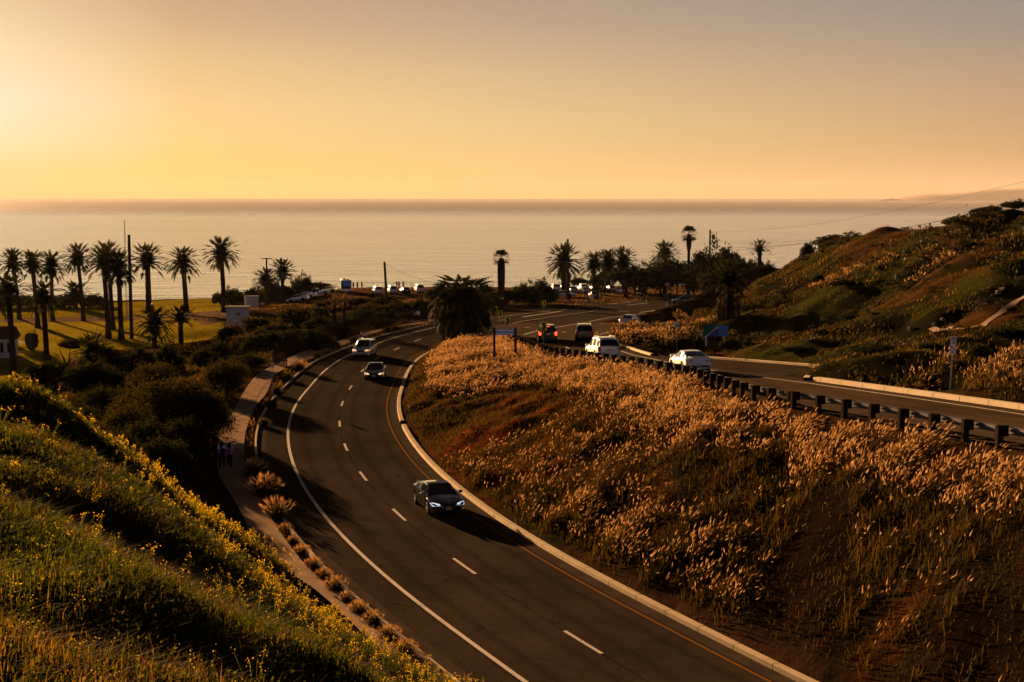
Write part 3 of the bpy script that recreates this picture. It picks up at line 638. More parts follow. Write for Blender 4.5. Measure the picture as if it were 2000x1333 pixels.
for px, py in [(1141,691),(1108,680),(1090,670.5),(1102,649.6),(1140,641),(1176,633),(1030,640)]:
    c = W(px, py, zU); j = np.argmin(np.hypot(UR[:, 0] - c[0], UR[:, 1] - c[1])); d_ = UR[min(j+1, len(UR)-1)] - UR[j-1]; d_ /= np.linalg.norm(d_)
    L_ = 1.4; P = np.stack([c[:2] - d_ * L_, c[:2], c[:2] + d_ * L_]); stripe(P, .15, ZUr, M['line_white'], .024, 'lane_dash')
for a, b_ in [((1190,594.5),(1232,590.5)),((1226,596.5),(1266,592.5)),((1249,611),(1281,607)),((1207,608),(1228,609)),((1020,620),(1100,608))]:
    A = W(*a, zU); B = W(*b_, zU); P = np.stack([A[:2] + (B - A)[:2] * k / 8 for k in range(9)]); stripe(P, .35, ZUr, M['line_white'], .03)

# ------------------------------------------------------------------ grass, plumes and flowers (ground cover nobody could count)
SH = np.array([math.sin(SUN_AZ), math.cos(SUN_AZ)])
def blades(name, P, h, w_, mat, lean=.35, bend=.5, seg=2, parent=None, kind=None, label=None, wind=(.5, -.2)):
    """one narrow two-piece blade per point; h, w_ arrays"""
    n = len(P); h = np.broadcast_to(h, n); w_ = np.broadcast_to(w_, n)
    a = rng.uniform(0, 2 * np.pi, n); d = np.stack([np.cos(a), np.sin(a), np.zeros(n)], 1)
    side = np.stack([-np.sin(a), np.cos(a), np.zeros(n)], 1)
    # half the blades are turned square to the camera-sun axis so they have width in view
    l = d * (lean * rng.uniform(.2, 1.2, n))[:, None] + np.array([wind[0], wind[1], 0]) * (.5 * rng.random(n))[:, None]
    up = np.array([0, 0, 1.0])
    mid = P + (up * .62 + l * .45) * h[:, None]; tip = P + (up * (1 - bend * .35 * rng.random(n))[:, None] + l * (1 + bend)) * h[:, None]
    s0 = side * (w_ / 2)[:, None]
    V = np.stack([P - s0, P + s0, mid + s0 * .8, mid - s0 * .8, tip], 1).reshape(-1, 3)
    i = np.arange(n)[:, None] * 5; F = np.concatenate([i + [0, 1, 2], i + [0, 2, 3], i + [3, 2, 4]], 1).reshape(-1, 3)
    o = mesh_np(name, V, F, 3, mat, parent); tag(o, label, None, None, kind); return o
def spindles(name, P, D, L, w_, mat, parent=None, sides=3, kind=None, label=None):
    """fuzzy heads: three-sided spindles with a base at P along D"""
    n = len(P); L = np.broadcast_to(L, n); w_ = np.broadcast_to(w_, n)
    D = D / np.linalg.norm(D, axis=1)[:, None]; A = np.cross(D, rng.normal(size=(n, 3))); A /= np.linalg.norm(A, axis=1)[:, None]; B = np.cross(D, A)
    rings = [P]
    for k in range(sides):
        t = 2 * np.pi * k / sides; rings.append(P + D * (L * .35)[:, None] + (A * np.cos(t) + B * np.sin(t)) * (w_ / 2)[:, None])
    rings.append(P + D * L[:, None]); V = np.stack(rings, 1).reshape(-1, 3); q = sides + 2; i = np.arange(n)[:, None] * q; F = []
    for k in range(sides):
        k2 = (k + 1) % sides; F += [i + [0, 1 + k2, 1 + k], i + [1 + k, 1 + k2, q - 1]]
    return tag(mesh_np(name, V, np.concatenate(F, 1).reshape(-1, 3), 3, mat, parent), label, None, None, kind)
def quads(name, P, size, mat, parent=None, kind=None, label=None, up=0.0):
    n = len(P); size = np.broadcast_to(size, n)
    N_ = rng.normal(size=(n, 3)) + np.array([0, 0, up]); A = np.cross(N_, rng.normal(size=(n, 3))); A /= np.linalg.norm(A, axis=1)[:, None]; B = np.cross(N_, A); B /= np.linalg.norm(B, axis=1)[:, None]
    a = A * (size / 2)[:, None]; b = B * (size / 2 * rng.uniform(.45, .9, n))[:, None]
    V = np.stack([P - a, P - b * .9 + a * .1, P + a, P + b], 1).reshape(-1, 3); F = np.arange(n * 4).reshape(n, 4)
    return tag(mesh_np(name, V, F, 4, mat, parent), label, None, None, kind)
def scatter(poly, n, dens=None):
    poly = np.asarray(poly); lo = poly.min(0); hi = poly.max(0); x = rng.uniform(lo[0], hi[0], n); y = rng.uniform(lo[1], hi[1], n)
    k = inside(poly, x, y); x, y = x[k], y[k]
    if dens is not None: k = rng.random(len(x)) < dens(x, y); x, y = x[k], y[k]
    return np.stack([x, y, H(x, y)], 1)
def behind(P, px=24):                       # keep what stands in or near the frame
    y = np.maximum(P[:, 1], 1); u = P[:, 0] / y; return P[(np.abs(u) < .40) & (P[:, 1] > 2)]

# --- near slope: long grass, mustard in flower
slope_poly = [(-34, 58), (-26, 62), (-17, 62), (-11, 52), (-5, 41), (-1, 33), (4, 22), (6, 10), (2, 4), (-6, 3), (-16, 20), (-26, 44)]
def sl_d(x, y): return np.clip((26 / (y + 6)) ** 1.1, .22, 1) * (samp(HF, x, y) > -13.6)
P = behind(scatter(slope_poly, 700000, sl_d)); cl_ = vnoise(P[:, 0], P[:, 1], 2.3, 31) + .6 * vnoise(P[:, 0], P[:, 1], .8, 32)
P = P[cl_ > -.24 + .1 * rng.normal(size=len(P))]; cl_ = vnoise(P[:, 0], P[:, 1], 3.0, 33)
hh = (.16 + .22 * rng.random(len(P)) + .35 * np.clip(vnoise(P[:, 0], P[:, 1], 2.3, 31), 0, 1)) * 1.0; ww = .005 + .00062 * P[:, 1] + .005 * rng.random(len(P))
dr_ = (cl_ + .25 * rng.normal(size=len(P))) > .27
tag(blades('long_grass', P[~dr_], hh[~dr_], ww[~dr_], M['blade'], .5, .8), 'long green grass covering the near hillside', None, None, 'stuff')
tag(blades('dry_grass', P[dr_], hh[dr_] * 1.1, ww[dr_], M['blade_dry'], .5, .8), 'straw coloured grass among the green on the near hillside', None, None, 'stuff')
# broad leaves low down
Q = behind(scatter(slope_poly, 150000, sl_d)); Q[:, 2] += rng.uniform(.03, .38, len(Q)); quads('broad_leaves', Q, .022 + .0018 * Q[:, 1], M['blade'], kind='stuff', label='low broad leaves among the grass of the near hillside')
def mu_d(x, y):
    e = np.clip(1 - np.abs((x + 2.2) - (-.42 * (y - 30))) / 5.5, 0, 1)      # band along the crest over the path
    return np.clip(.10 + e * .7 + .12 * (y < 20) * (vnoise(x, y, 3, 41) > .12), 0, 1) * (samp(HF, x, y) > -13.0)
Q = behind(scatter(slope_poly, 21000, mu_d)); 
st_h = rng.uniform(.34, .7, len(Q)) * np.clip(.55 + Q[:, 1] / 50, .6, 1.1); ln = rng.normal(size=(len(Q), 3)) * np.array([.12, .12, 0]); tops = Q + (np.array([0, 0, 1.0]) + ln) * st_h[:, None]
hp_ = []; st = []
for q, tp in zip(Q, tops):
    k = random.randint(2, 4)
    for _ in range(k):
        u = tp + np.array([random.gauss(0, .13), random.gauss(0, .13), -random.random() * .28]); st.append((q, u))
        for _ in range(random.randint(6, 13)): hp_.append(u + rng.normal(size=3) * np.array([.028, .028, .04]))
hp_ = np.array(hp_); quads('mustard_flowers', hp_, .009 + .00075 * hp_[:, 1], M['mustard'], kind='stuff', label='yellow mustard flowers over the near hillside')
A = np.array([a for a, b in st]); B_ = np.array([b for a, b in st]); sd_ = np.cross(B_ - A, [0, 1, .2]); sd_ /= np.linalg.norm(sd_, axis=1)[:, None]; wv = (.0022 + .00022 * A[:, 1])[:, None]
V = np.stack([A - sd_ * wv, A + sd_ * wv, B_ + sd_ * wv * .6, B_ - sd_ * wv * .6], 1).reshape(-1, 3)
tag(mesh_np('mustard_stems', V, np.arange(len(V)).reshape(-1, 4), 4, M['blade']), 'thin green mustard stems on the near hillside', None, None, 'stuff')

# --- bank between the roads: fountain grass
EL = clip_y(GD, 20, 158); 
bank_poly = np.vstack([offset(EL, 1.2), clip_y(offset(LC, -5.2), 24, 172)[::-1]])
def tpos(x, y):                               # 0 at the lower kerb, 1 at the guardrail
    k = np.argmin(np.abs(GD[None, :, 1] - y[:, None]), 1); xg = GD[k, 0] 
    j = np.argmin(np.abs(LC[None, :, 1] - y[:, None]), 1); xl = offset(LC, -5.2)[j, 0]; return np.clip((x - xl) / (xg - xl + 1e-6), 0, 1)
def bank_clump_d(x, y):
    t_ = tpos(x, y); n_ = vnoise(x, y, 4.5, 51) + .5 * vnoise(x, y, 1.8, 52)
    crest = np.clip((t_ - .60) / .15, 0, 1); tip = np.clip((y - 104) / 12, 0, 1) * np.clip((t_ - .12) / .12, 0, 1)
    lower = np.clip(np.where(y < 58, .5, .28) + 1.5 * n_, 0, 1) * (y < 86) * .85
    foot = (n_ > .02) * (t_ > .08) * (t_ < .32) * (y < 66) * (y > 36) * .9
    return np.clip(crest * (.85 + n_) + tip + lower + foot, 0, 1) * (t_ < .97)
C0 = behind(scatter(bank_poly, 11000, bank_clump_d)); t0_ = tpos(C0[:, 0], C0[:, 1])
print('fountain clumps', len(C0))
BP = []; BH = []; PP = []; PD = []; PL_ = []
for c, t_ in zip(C0, t0_):
    gs = random.uniform(.6, 1.3); r0 = random.uniform(.25, .5) * gs; nb = 34; nd = c[1]
    BP.append(c + np.column_stack([rng.normal(size=nb) * r0 * .6, rng.normal(size=nb) * r0 * .6, np.zeros(nb)])); BH.append(rng.uniform(.5, .95, nb) * gs)
    rich = 1.6 if (t_ > .62 or nd > 104) else (.8 if t_ < .34 and nd < 66 and c[0] < 10 else (.28 if nd > 62 else .16))
    k = int(rng.poisson(23 * rich)); a = rng.uniform(0, 2 * np.pi, k); el_ = rng.uniform(.35, 1.35, k)
    dirn = np.stack([np.cos(a) * np.cos(el_), np.sin(a) * np.cos(el_), np.sin(el_)], 1) + np.array([.32, -.12, 0]) 
    rr_ = rng.uniform(.6, 1.15, k) * gs; p = c + dirn * rr_[:, None] * .85; d2 = dirn * .9 + np.array([.35, -.1, .15]); PP.append(p); PD.append(d2); PL_.append(rng.uniform(.12, .30, k))
BP = np.vstack(BP); BP[:, 2] = H(BP[:, 0], BP[:, 1]) - .03; BH = np.concatenate(BH)
blades('fountain_grass', BP, BH, .011 + .00028 * BP[:, 1], M['fgrass'], .75, 1.0, kind='stuff', label='arching fountain grass leaves covering the bank between the roads')
PP = np.vstack(PP); PD = np.vstack(PD); PL_ = np.concatenate(PL_)
spindles('grass_plumes', PP, PD, PL_, .034 + .00040 * PP[:, 1], M['plume'], kind='stuff', label='tan feathery seed plumes over the bank between the roads')
# thin weeds and litter between the clumps
Q = behind(scatter(bank_poly, 420000, lambda x, y: np.clip(.6 + 1.4 * vnoise(x, y, 2.2, 55), .15, 1))); blades('weeds', Q, rng.uniform(.08, .40, len(Q)), .006 + .00032 * Q[:, 1], M['fgrass'], .7, .6, kind='stuff', label='thin weeds on the bare soil of the bank')
Q = behind(scatter(bank_poly, 60000, lambda x, y: np.clip(.4 + 1.5 * vnoise(x, y, 1.6, 56), 0, 1))); Q[:, 2] += .03; quads('leaf_litter', Q, .03 + .0008 * Q[:, 1], M['blade_dry'], kind='stuff', label='dry leaf litter on the soil of the bank', up=1.5)

# --- hill on the right: scrub, tufts, dry grass
hill_poly = np.vstack([clip_y(offset(UCn, -1.6), 45, 232), [(60, 262), (100, 250), (84, 200), (78, 160), (68, 130), (56, 90), (40, 60)]])
def not_pocket(x, y): return ~inside(np.vstack([pock_poly, [(11, 96)]]), x, y)
Q = behind(scatter(hill_poly, 170000, lambda x, y: np.clip(.4 + 1.8 * vnoise(x, y, 4, 61), .03, 1) * not_pocket(x, y))); blades('hill_grass', Q, rng.uniform(.12, .34, len(Q)), .02 + .00045 * Q[:, 1], M['fgrass'], .5, .6, kind='stuff', label='short green and brown grass over the right hand hill')
Q = behind(scatter(hill_poly, 34000, lambda x, y: (vnoise(x, y, 6, 62) > .22) * not_pocket(x, y) * 1.0)); blades('hill_dry_grass', Q, rng.uniform(.15, .45, len(Q)), .02 + .0004 * Q[:, 1], M['blade_dry'], .5, .6, kind='stuff', label='dry straw grass in patches on the right hand hill')
sc_ = behind(scatter(hill_poly, 4600, lambda x, y: np.clip(.3 + 1.8 * vnoise(x, y, 9, 63), 0, 1) * not_pocket(x, y)))
L1 = []; L2 = []
for c in sc_:
    r0 = random.uniform(.35, 1.15); k = int(38 * r0 + 14); d = rng.normal(size=(k, 3)); d /= np.linalg.norm(d, axis=1)[:, None]; d[:, 2] = np.abs(d[:, 2])
    p = c + d * r0 * rng.uniform(.6, 1.05, (k, 1)) * np.array([1.1, 1.1, .75]); (L1 if random.random() < .6 else L2).append(p)
for nm, L_, mt, lb in (('hill_scrub', L1, 'leaf_dark', 'low dark scrub bushes scattered over the right hand hill'), ('sage_scrub', L2, 'leaf_olive', 'low brownish sage scrub scattered over the right hand hill')):
    Q = np.vstack(L_); quads(nm, Q, .10 + .0014 * Q[:, 1], M[mt], kind='stuff', label=lb)
def patch(name, cps, mat_b, mat_p, label, n=30, r=1.6, hgt=.9, rich=14, pw=.05, lop=.2):
    bp = []; pp = []; pd = []
    for px, py in cps:
        g0 = gp(px, py)
        for _ in range(n // 6):
            c = g0 + np.array([rng.normal() * r, rng.normal() * r, 0]); c[2] = H(c[0], c[1])
            bp.append(c + np.column_stack([rng.normal(size=30) * .3, rng.normal(size=30) * .3, np.zeros(30)]))
            k = rich; a = rng.uniform(0, 2 * np.pi, k); e_ = rng.uniform(.4, 1.3, k); dd = np.stack([np.cos(a) * np.cos(e_), np.sin(a) * np.cos(e_), np.sin(e_)], 1) + np.array([.25, -.1, 0])
            pp.append(c + dd * hgt * rng.uniform(.7, 1.1, (k, 1))); pd.append(dd * .9 + np.array([lop, 0, .1]))
    bp = np.vstack(bp); pp = np.vstack(pp); pd = np.vstack(pd)
    root = None
    blades(name, bp, rng.uniform(.5, hgt, len(bp)), .02 + .0004 * bp[:, 1], mat_b, .7, 1.0, kind='stuff', label=label)
    spindles('seed_heads', pp, pd, rng.uniform(.18, .34, len(pp)), pw + .0002 * pp[:, 1], mat_p, kind='stuff', label=label.replace('fountain grass', 'fountain grass seed heads'))
patch('fountain_grass', [(1215,662),(1228,655),(1240,648),(1255,645),(1270,642),(1232,668),(1262,660),(1290,655),(1310,640),(1330,625),(1345,655),(1365,640),(1300,668),(1250,675)], M['fgrass'], M['plume'], 'golden fountain grass at the foot of the right hand hill beside the road bend', 40, 1.2, .9, 14)
patch('fountain_grass', [(1455,518),(1470,514),(1484,510),(1495,508),(1440,530)], M['fgrass'], M['plume'], 'pale fountain grass on the skyline of the right hand hill', 40, 1.4, .9, 16, .07)
patch('fountain_grass', [(1605,560),(1625,552),(1640,545),(1655,538),(1830,520),(1840,508),(1550,492),(1570,488),(1720,520)], M['fgrass'], M['plume'], 'pale fountain grass in the middle of the right hand hill', 24, 1.0, .8, 16, .06)
patch('fountain_grass', [(1812,752),(1905,752),(1925,748),(1950,744),(1975,742),(1990,762),(1945,718),(1965,713),(1985,708),(1860,712)], M['fgrass'], M['plume'], 'golden fountain grass beside the no parking sign', 18, .8, .9, 14, .03)
# cactus pads on the hill
Q = []
for px, py in [(1660,545),(1690,535),(1710,520),(1740,512),(1770,505),(1795,500),(1815,498),(1835,500),(1790,470),(1815,462),(1840,468),(1860,475),(1700,548),(1680,528),(1900,500),(1870,498),(1565,485),(1580,482)]:
    g0 = gp(px, py); k = 26; q = g0 + rng.normal(size=(k, 3)) * np.array([2.0, 2.0, .0]); q[:, 2] = H(q[:, 0], q[:, 1]) + rng.uniform(.1, 1.3, k); Q.append(q)
Q = np.vstack(Q); quads('prickly_pear', Q, rng.uniform(.3, .5, len(Q)), M['cactus'], kind='stuff', label='prickly pear cactus thicket along the middle of the right hand hill')

# --- park lawn, roadside strip
Q = scatter(lawn_poly, 9000, lambda x, y: np.clip(.5 + 1.2 * vnoise(x, y, 8, 71), 0, 1) * (y > 180)); blades('lawn_grass', behind(Q), rng.uniform(.08, .22, len(behind(Q))), .14, M['blade'], .5, .3, kind='stuff', label='mown green lawn of the park below the road')
strip = np.vstack([clip_y(PR, 30, 195), clip_y(offset(LC, 6.1), 30, 198)[::-1]])
Q = scatter(strip, 26000, lambda x, y: np.clip(.6 + 1.4 * vnoise(x, y, 3, 73), 0, 1)); Q = Q[H(Q[:, 0], Q[:, 1]) < zL(Q[:, 1]) + .6]
blades('roadside_grass', Q, rng.uniform(.12, .42, len(Q)) , .014 + .0004 * Q[:, 1], M['blade_dry'], .6, .7, kind='stuff', label='brown and green tufts along the strip between path and kerb')
valley = np.vstack([clip_y(offset(PLn, 1.0), 62, 200), [(-40, 225), (-60, 200), (-60, 120), (-38, 95), (-28, 84)]])
Q = behind(scatter(valley, 60000, lambda x, y: np.clip(.5 + 1.4 * vnoise(x, y, 5, 75), 0, 1))); blades('valley_grass', Q, rng.uniform(.2, .6, len(Q)), .03 + .0005 * Q[:, 1], M['fgrass'], .6, .6, kind='stuff', label='rough dark grass below the footpath')
Q = behind(scatter([(p[0], p[1]) for p in [(-60, 262), (-30, 262), (0, 255), (20, 262), (40, 300), (60, 360), (0, 362), (-56, 350)]], 9000, lambda x, y: (vnoise(x, y, 9, 77) > .02) * (~inside(low_poly, x, y)) * 1.0)); blades('lot_weeds', Q, rng.uniform(.1, .3, len(Q)), .2, M['blade_dry'], .6, .5, kind='stuff', label='dry weeds round the cliff top car park')

# ------------------------------------------------------------------ trees, palms, shrubs
def foliage_mesh(name, n, lobes, leaf, seed, mat, flat=.8, shell=.55):
    """crown of many leaf-sized faces gathered in clumps through an uneven volume; unit radius"""
    g_ = np.random.default_rng(seed); L_ = []
    for _ in range(lobes):
        d = g_.normal(size=3); d /= np.linalg.norm(d); d[2] = abs(d[2]) * 1.15 - .42
        L_.append((d * g_.uniform(.25, .78), g_.uniform(.2, .5)))
    P = []
    for c, r in L_:
        k = int(n / lobes * (r / .35) ** 1.5); cl_n = max(4, k // 22); d = g_.normal(size=(cl_n, 3)); d /= np.linalg.norm(d, axis=1)[:, None]
        cc_ = c + d * r * g_.uniform(shell, 1.0, (cl_n, 1)); P.append(np.repeat(cc_, 22, 0) + g_.normal(size=(cl_n * 22, 3)) * r * .17)
    P = np.vstack(P); P[:, 2] *= flat; k = len(P)
    N_ = g_.normal(size=(k, 3)); A = np.cross(N_, g_.normal(size=(k, 3))); A /= np.linalg.norm(A, axis=1)[:, None]; B = np.cross(N_, A); B /= np.linalg.norm(B, axis=1)[:, None]
    sz = leaf * g_.uniform(.6, 1.3, k)[:, None]; a = A * sz / 2; b = B * sz * .32
    V = np.stack([P - a, P - b, P + a, P + b], 1).reshape(-1, 3)
    o = mesh_np(name, V, np.arange(len(V)).reshape(-1, 4), 4, mat); me = o.data; bpy.data.objects.remove(o); return me
CR = [foliage_mesh('crown', 6500, 18, .10, 100 + k, M[mt], fl) for k, (mt, fl) in enumerate([('leaf_dark', .8), ('leaf_dark', .95), ('leaf_mid', .75), ('leaf_mid', .9), ('leaf_olive', .7), ('leaf_dark', .7)])]
CRF = [foliage_mesh('crown', 20000, 34, .048, 140 + k, M[mt], .8) for k, mt in enumerate(['leaf_mid', 'leaf_dark', 'leaf_mid'])]
def limb_mesh(name, seed, spread=.55, n=7, tr=.075):
    random.seed(seed); mb = MB(); mb.tube([(0, 0, -.25), (.02, 0, .15), (random.uniform(-.05, .05), 0, .4)], [tr * 1.25, tr, tr * .75], 8)
    for k in range(n):
        a = k * 2.4 + random.random(); r = random.uniform(.5, 1) * spread
        mb.tube([(0, 0, random.uniform(.1, .38)), (math.cos(a) * r * .45, math.sin(a) * r * .45, .55), (math.cos(a) * r, math.sin(a) * r, random.uniform(.75, 1.1))], [tr * .55, tr * .36, tr * .1], 6)
    o = mb.build(name, M['bark'], smooth=True); me = o.data; bpy.data.objects.remove(o); return me
LM = [limb_mesh('trunk', 5 + k) for k in range(3)]
def tree(name, label, cat, p, rx, hz, ci=0, group=None, trunk=None, fine=False, rz=None, ry=None):
    """p = foot on the ground; crown radius rx, full height hz; trunk = height of clear stem"""
    t_ = empty(name, tuple(p), rz if rz is not None else random.uniform(0, 6.28)); tag(t_, label, cat, group)
    tk = trunk if trunk is not None else 0.0
    me = (CRF if fine else CR)[ci]; c = bpy.data.objects.new('crown', me); link(c, t_)
    ch = (hz - tk); c.location = (0, 0, tk + ch * .36); c.scale = (rx * 1.22, (ry or rx) * 1.22, ch * .74)
    l = bpy.data.objects.new('trunk', LM[ci % 3]); link(l, t_); l.scale = (rx * .8, rx * .8, max(.5, tk + ch * .55)); l.location = (0, 0, 0)
    return t_
# each shrub or tree: pixel of foot, crown half-width px, height px, distance hint (None: where the sight line lands)
def px2m(px, d): return px * d / FPX
def tree_px(name, label, cat, px, py_top, py_foot, hw, d, ci=0, group=None, trunk_px=None, fine=False, rz=None):
    g0 = at(px, d); r = ray(px, py_top); top = r[2] * d / r[1]; hz = max(px2m(hw, d) * .75, top - g0[2] + .15)
    return tree(name, label, cat, g0, px2m(hw, d) / .92, hz, ci, group, px2m(trunk_px, d) if trunk_px else None, fine, rz)
GB = 'dark shrubs along the valley below the footpath'
big = [  # name,label,px,top,halfwidth,distance,crown
 ('broad_shrub', 'huge rounded shrub left of the walkers, tallest of the dark thicket', 330, 712, 75, 96, 0),
 ('broad_shrub', 'rounded green shrub directly above the near hillside, left end of the thicket', 232, 768, 48, 88, 2),
 ('broad_shrub', 'dark shrub closest to the bend of the footpath', 392, 748, 44, 95, 1),
 ('broad_shrub', 'olive topped shrub behind the huge rounded shrub', 296, 690, 42, 118, 0),
 ('broad_shrub', 'low dark shrub filling the gap between thicket and footpath', 352, 800, 48, 87, 1),
 ('broad_shrub', 'dark shrub under the sunlit top of the thicket', 275, 800, 55, 84, 1),
 ('broad_shrub', 'dense shrub beside the sunlit patch of footpath', 440, 690, 40, 118, 0)]
big += [('broad_shrub', 'leafy shrub just behind the sunlit crest left of the green one', 120, 748, 42, 104, 0), ('broad_shrub', 'dark shrub behind the crest, second from the left end of the thicket', 185, 738, 40, 112, 1), ('broad_shrub', 'rounded dark shrub above the green one of the thicket', 252, 742, 40, 102, 0), ('broad_shrub', 'low shrub in the dip behind the near crest', 160, 800, 44, 84, 0), ('broad_shrub', 'shadowed shrub between the near hillside and the thicket', 300, 838, 60, 78, 1), ('broad_shrub', 'lowest dark shrub at the near left of the thicket', 215, 815, 50, 76, 1), ('broad_shrub', 'leafy shrub between the green one and the sunlit crest', 170, 775, 45, 96, 1)]
for nm, lb, px, top, hw, d, ci in big: tree_px(nm, lb, 'shrub', px, top, 0, hw * 1.12, d, ci, GB, fine=True)
mids = [('shrub', 'shrub in the middle of the bare slope below the camper', 655, 588, 30, 262, 0), ('shrub', 'low shrub on the bare slope left of the yuccas', 612, 592, 30, 244, 5), ('shrub', 'shrub between the yuccas and the picket fence', 690, 618, 26, 196, 1), ('shrub', 'shrub just behind the middle of the picket fence', 752, 606, 26, 205, 0), ('shrub', 'shrub behind the right end of the picket fence', 800, 604, 26, 214, 5), ('shrub', 'flat shrub beside the path above the red cone', 740, 622, 24, 190, 1),
 ('shrub', 'dark shrub behind the thicket below the row of palms', 215, 668, 38, 168, 0), ('shrub', 'wide dark shrub below the bare utility pole', 265, 660, 40, 165, 5), ('shrub', 'shrub right of the short park palms', 330, 668, 34, 158, 1),
 ('shrub', 'dark bush hiding the foot of the park lawn at left', 95, 690, 36, 165, 5), ('shrub', 'dark bush touching the sunlit crest at the far left', 150, 705, 34, 150, 1), ('shrub', 'low dark bush between two short palms', 195, 700, 34, 150, 0),
 ('shrub', 'brown tinged shrub in front of the small white building', 455, 622, 30, 190, 4), ('shrub', 'sunlit olive shrub below the small white building', 470, 648, 34, 172, 4), ('shrub', 'round green shrub below the pair of utility poles', 535, 618, 36, 196, 2),
 ('shrub', 'bushy shrub with lit crown below the car park', 590, 592, 40, 216, 3), ('shrub', 'dark shrub leaning over the footpath fence', 520, 640, 40, 162, 0), ('shrub', 'dark mass of leaves above the pale fence panel', 570, 632, 42, 168, 5),
 ('shrub', 'dark tangled shrub beside the yucca clump', 628, 612, 32, 190, 1), ('shrub', 'shrub behind the picket fence near its left end', 700, 600, 30, 215, 0), ('shrub', 'golden edged shrub behind the picket fence', 722, 588, 26, 232, 4),
 ('shrub', 'low hedge shrub at the edge of the dirt car park', 702, 575, 30, 256, 5), ('shrub', 'second low hedge shrub at the edge of the dirt car park', 755, 574, 32, 254, 0), ('shrub', 'rounded shrub left of the big shaggy palm', 786, 584, 24, 236, 2),
 ('shrub', 'dark shrub just left of the big shaggy palm trunk', 822, 580, 26, 238, 1), ('shrub', 'shrub below the leaning bare pole', 745, 592, 26, 228, 3), ('shrub', 'small shrub on the slope below the parked silver cars', 560, 600, 30, 226, 0),
 ('shrub', 'green shrub halfway down the slope to the park', 500, 610, 26, 215, 2), ('shrub', 'shrub at the top of the park driveway', 420, 660, 30, 170, 0), ('shrub', 'shrub beside the driveway bend', 395, 672, 26, 160, 5), ('shrub', 'wide shrub behind the pale fence panel', 610, 640, 36, 160, 0), ('shrub', 'leafy shrub at the left end of the footpath fence', 480, 690, 34, 138, 1), ('shrub', 'shrub screening the middle of the footpath fence', 660, 628, 30, 178, 5)]
for nm, lb, px, top, hw, d, ci in mids: tree_px(nm, lb, 'shrub', px, top, 0, hw, d, ci, 'shrubs between the footpath and the park')
coast = [
 ('cliff_shrub', 'dark shrub on the cliff right of the last tall palm', 458, 556, 24, 330, 0), ('cliff_shrub', 'tallest dark shrub on the cliff behind the twin utility poles', 590, 534, 26, 318, 1), ('cliff_shrub', 'dense shrub between the twin utility poles', 535, 545, 28, 318, 0),
 ('cliff_shrub', 'shrub under the palm behind the twin poles', 563, 548, 28, 316, 5), ('cliff_shrub', 'feathery brown shrub left of the camper', 622, 548, 18, 335, 4), ('cliff_shrub', 'thin brown shrub nearest the camper', 637, 552, 12, 336, 4), ('cliff_shrub', 'dark hedge on the cliff below the second palm row', 185, 572, 28, 345, 0),
 ('cliff_shrub', 'dark hedge left of the second palm row', 120, 574, 34, 345, 1), ('cliff_shrub', 'low hedge at the far left of the cliff', 40, 580, 45, 345, 5), ('cliff_shrub', 'small round shrub where the cliff lawn ends', 430, 568, 16, 345, 0), ('cliff_shrub', 'shrub over the roof of the small white building', 500, 548, 24, 322, 5)]
for nm, lb, px, top, hw, d, ci in coast: tree_px(nm, lb, 'shrub', px, top, 0, hw, d, ci, 'shrubs on the cliff top')
hedge = [('hedge_shrub', 'low shrub in front of the white minivan by the big shaggy palm', 850, 562, 20, 284, 5), ('hedge_shrub', 'shrub at the left of the hedge, right of the shaggy palm crown', 958, 568, 22, 246, 0), ('hedge_shrub', 'hedge shrub beside the stubby fan palm', 948, 558, 26, 262, 0), ('hedge_shrub', 'dark hedge directly behind the yellow arrow signs', 990, 556, 26, 262, 5), ('hedge_shrub', 'dark hedge shrub in the middle of the clipped row', 1022, 548, 24, 262, 1), ('hedge_shrub', 'tallest rounded hedge shrub of the clipped row', 1052, 538, 24, 264, 0), ('hedge_shrub', 'right end of the clipped dark hedge by the car park', 1072, 546, 14, 264, 5), ('hedge_shrub', 'hedge shrub right behind the big shaggy palm', 915, 562, 26, 256, 1), ('hedge_shrub', 'ragged shrub left behind the big shaggy palm', 862, 560, 24, 262, 0)]
for nm, lb, px, top, hw, d, ci in hedge: tree_px(nm, lb, 'shrub', px, top, 0, hw, d, ci, 'dark hedge beyond the road bend')
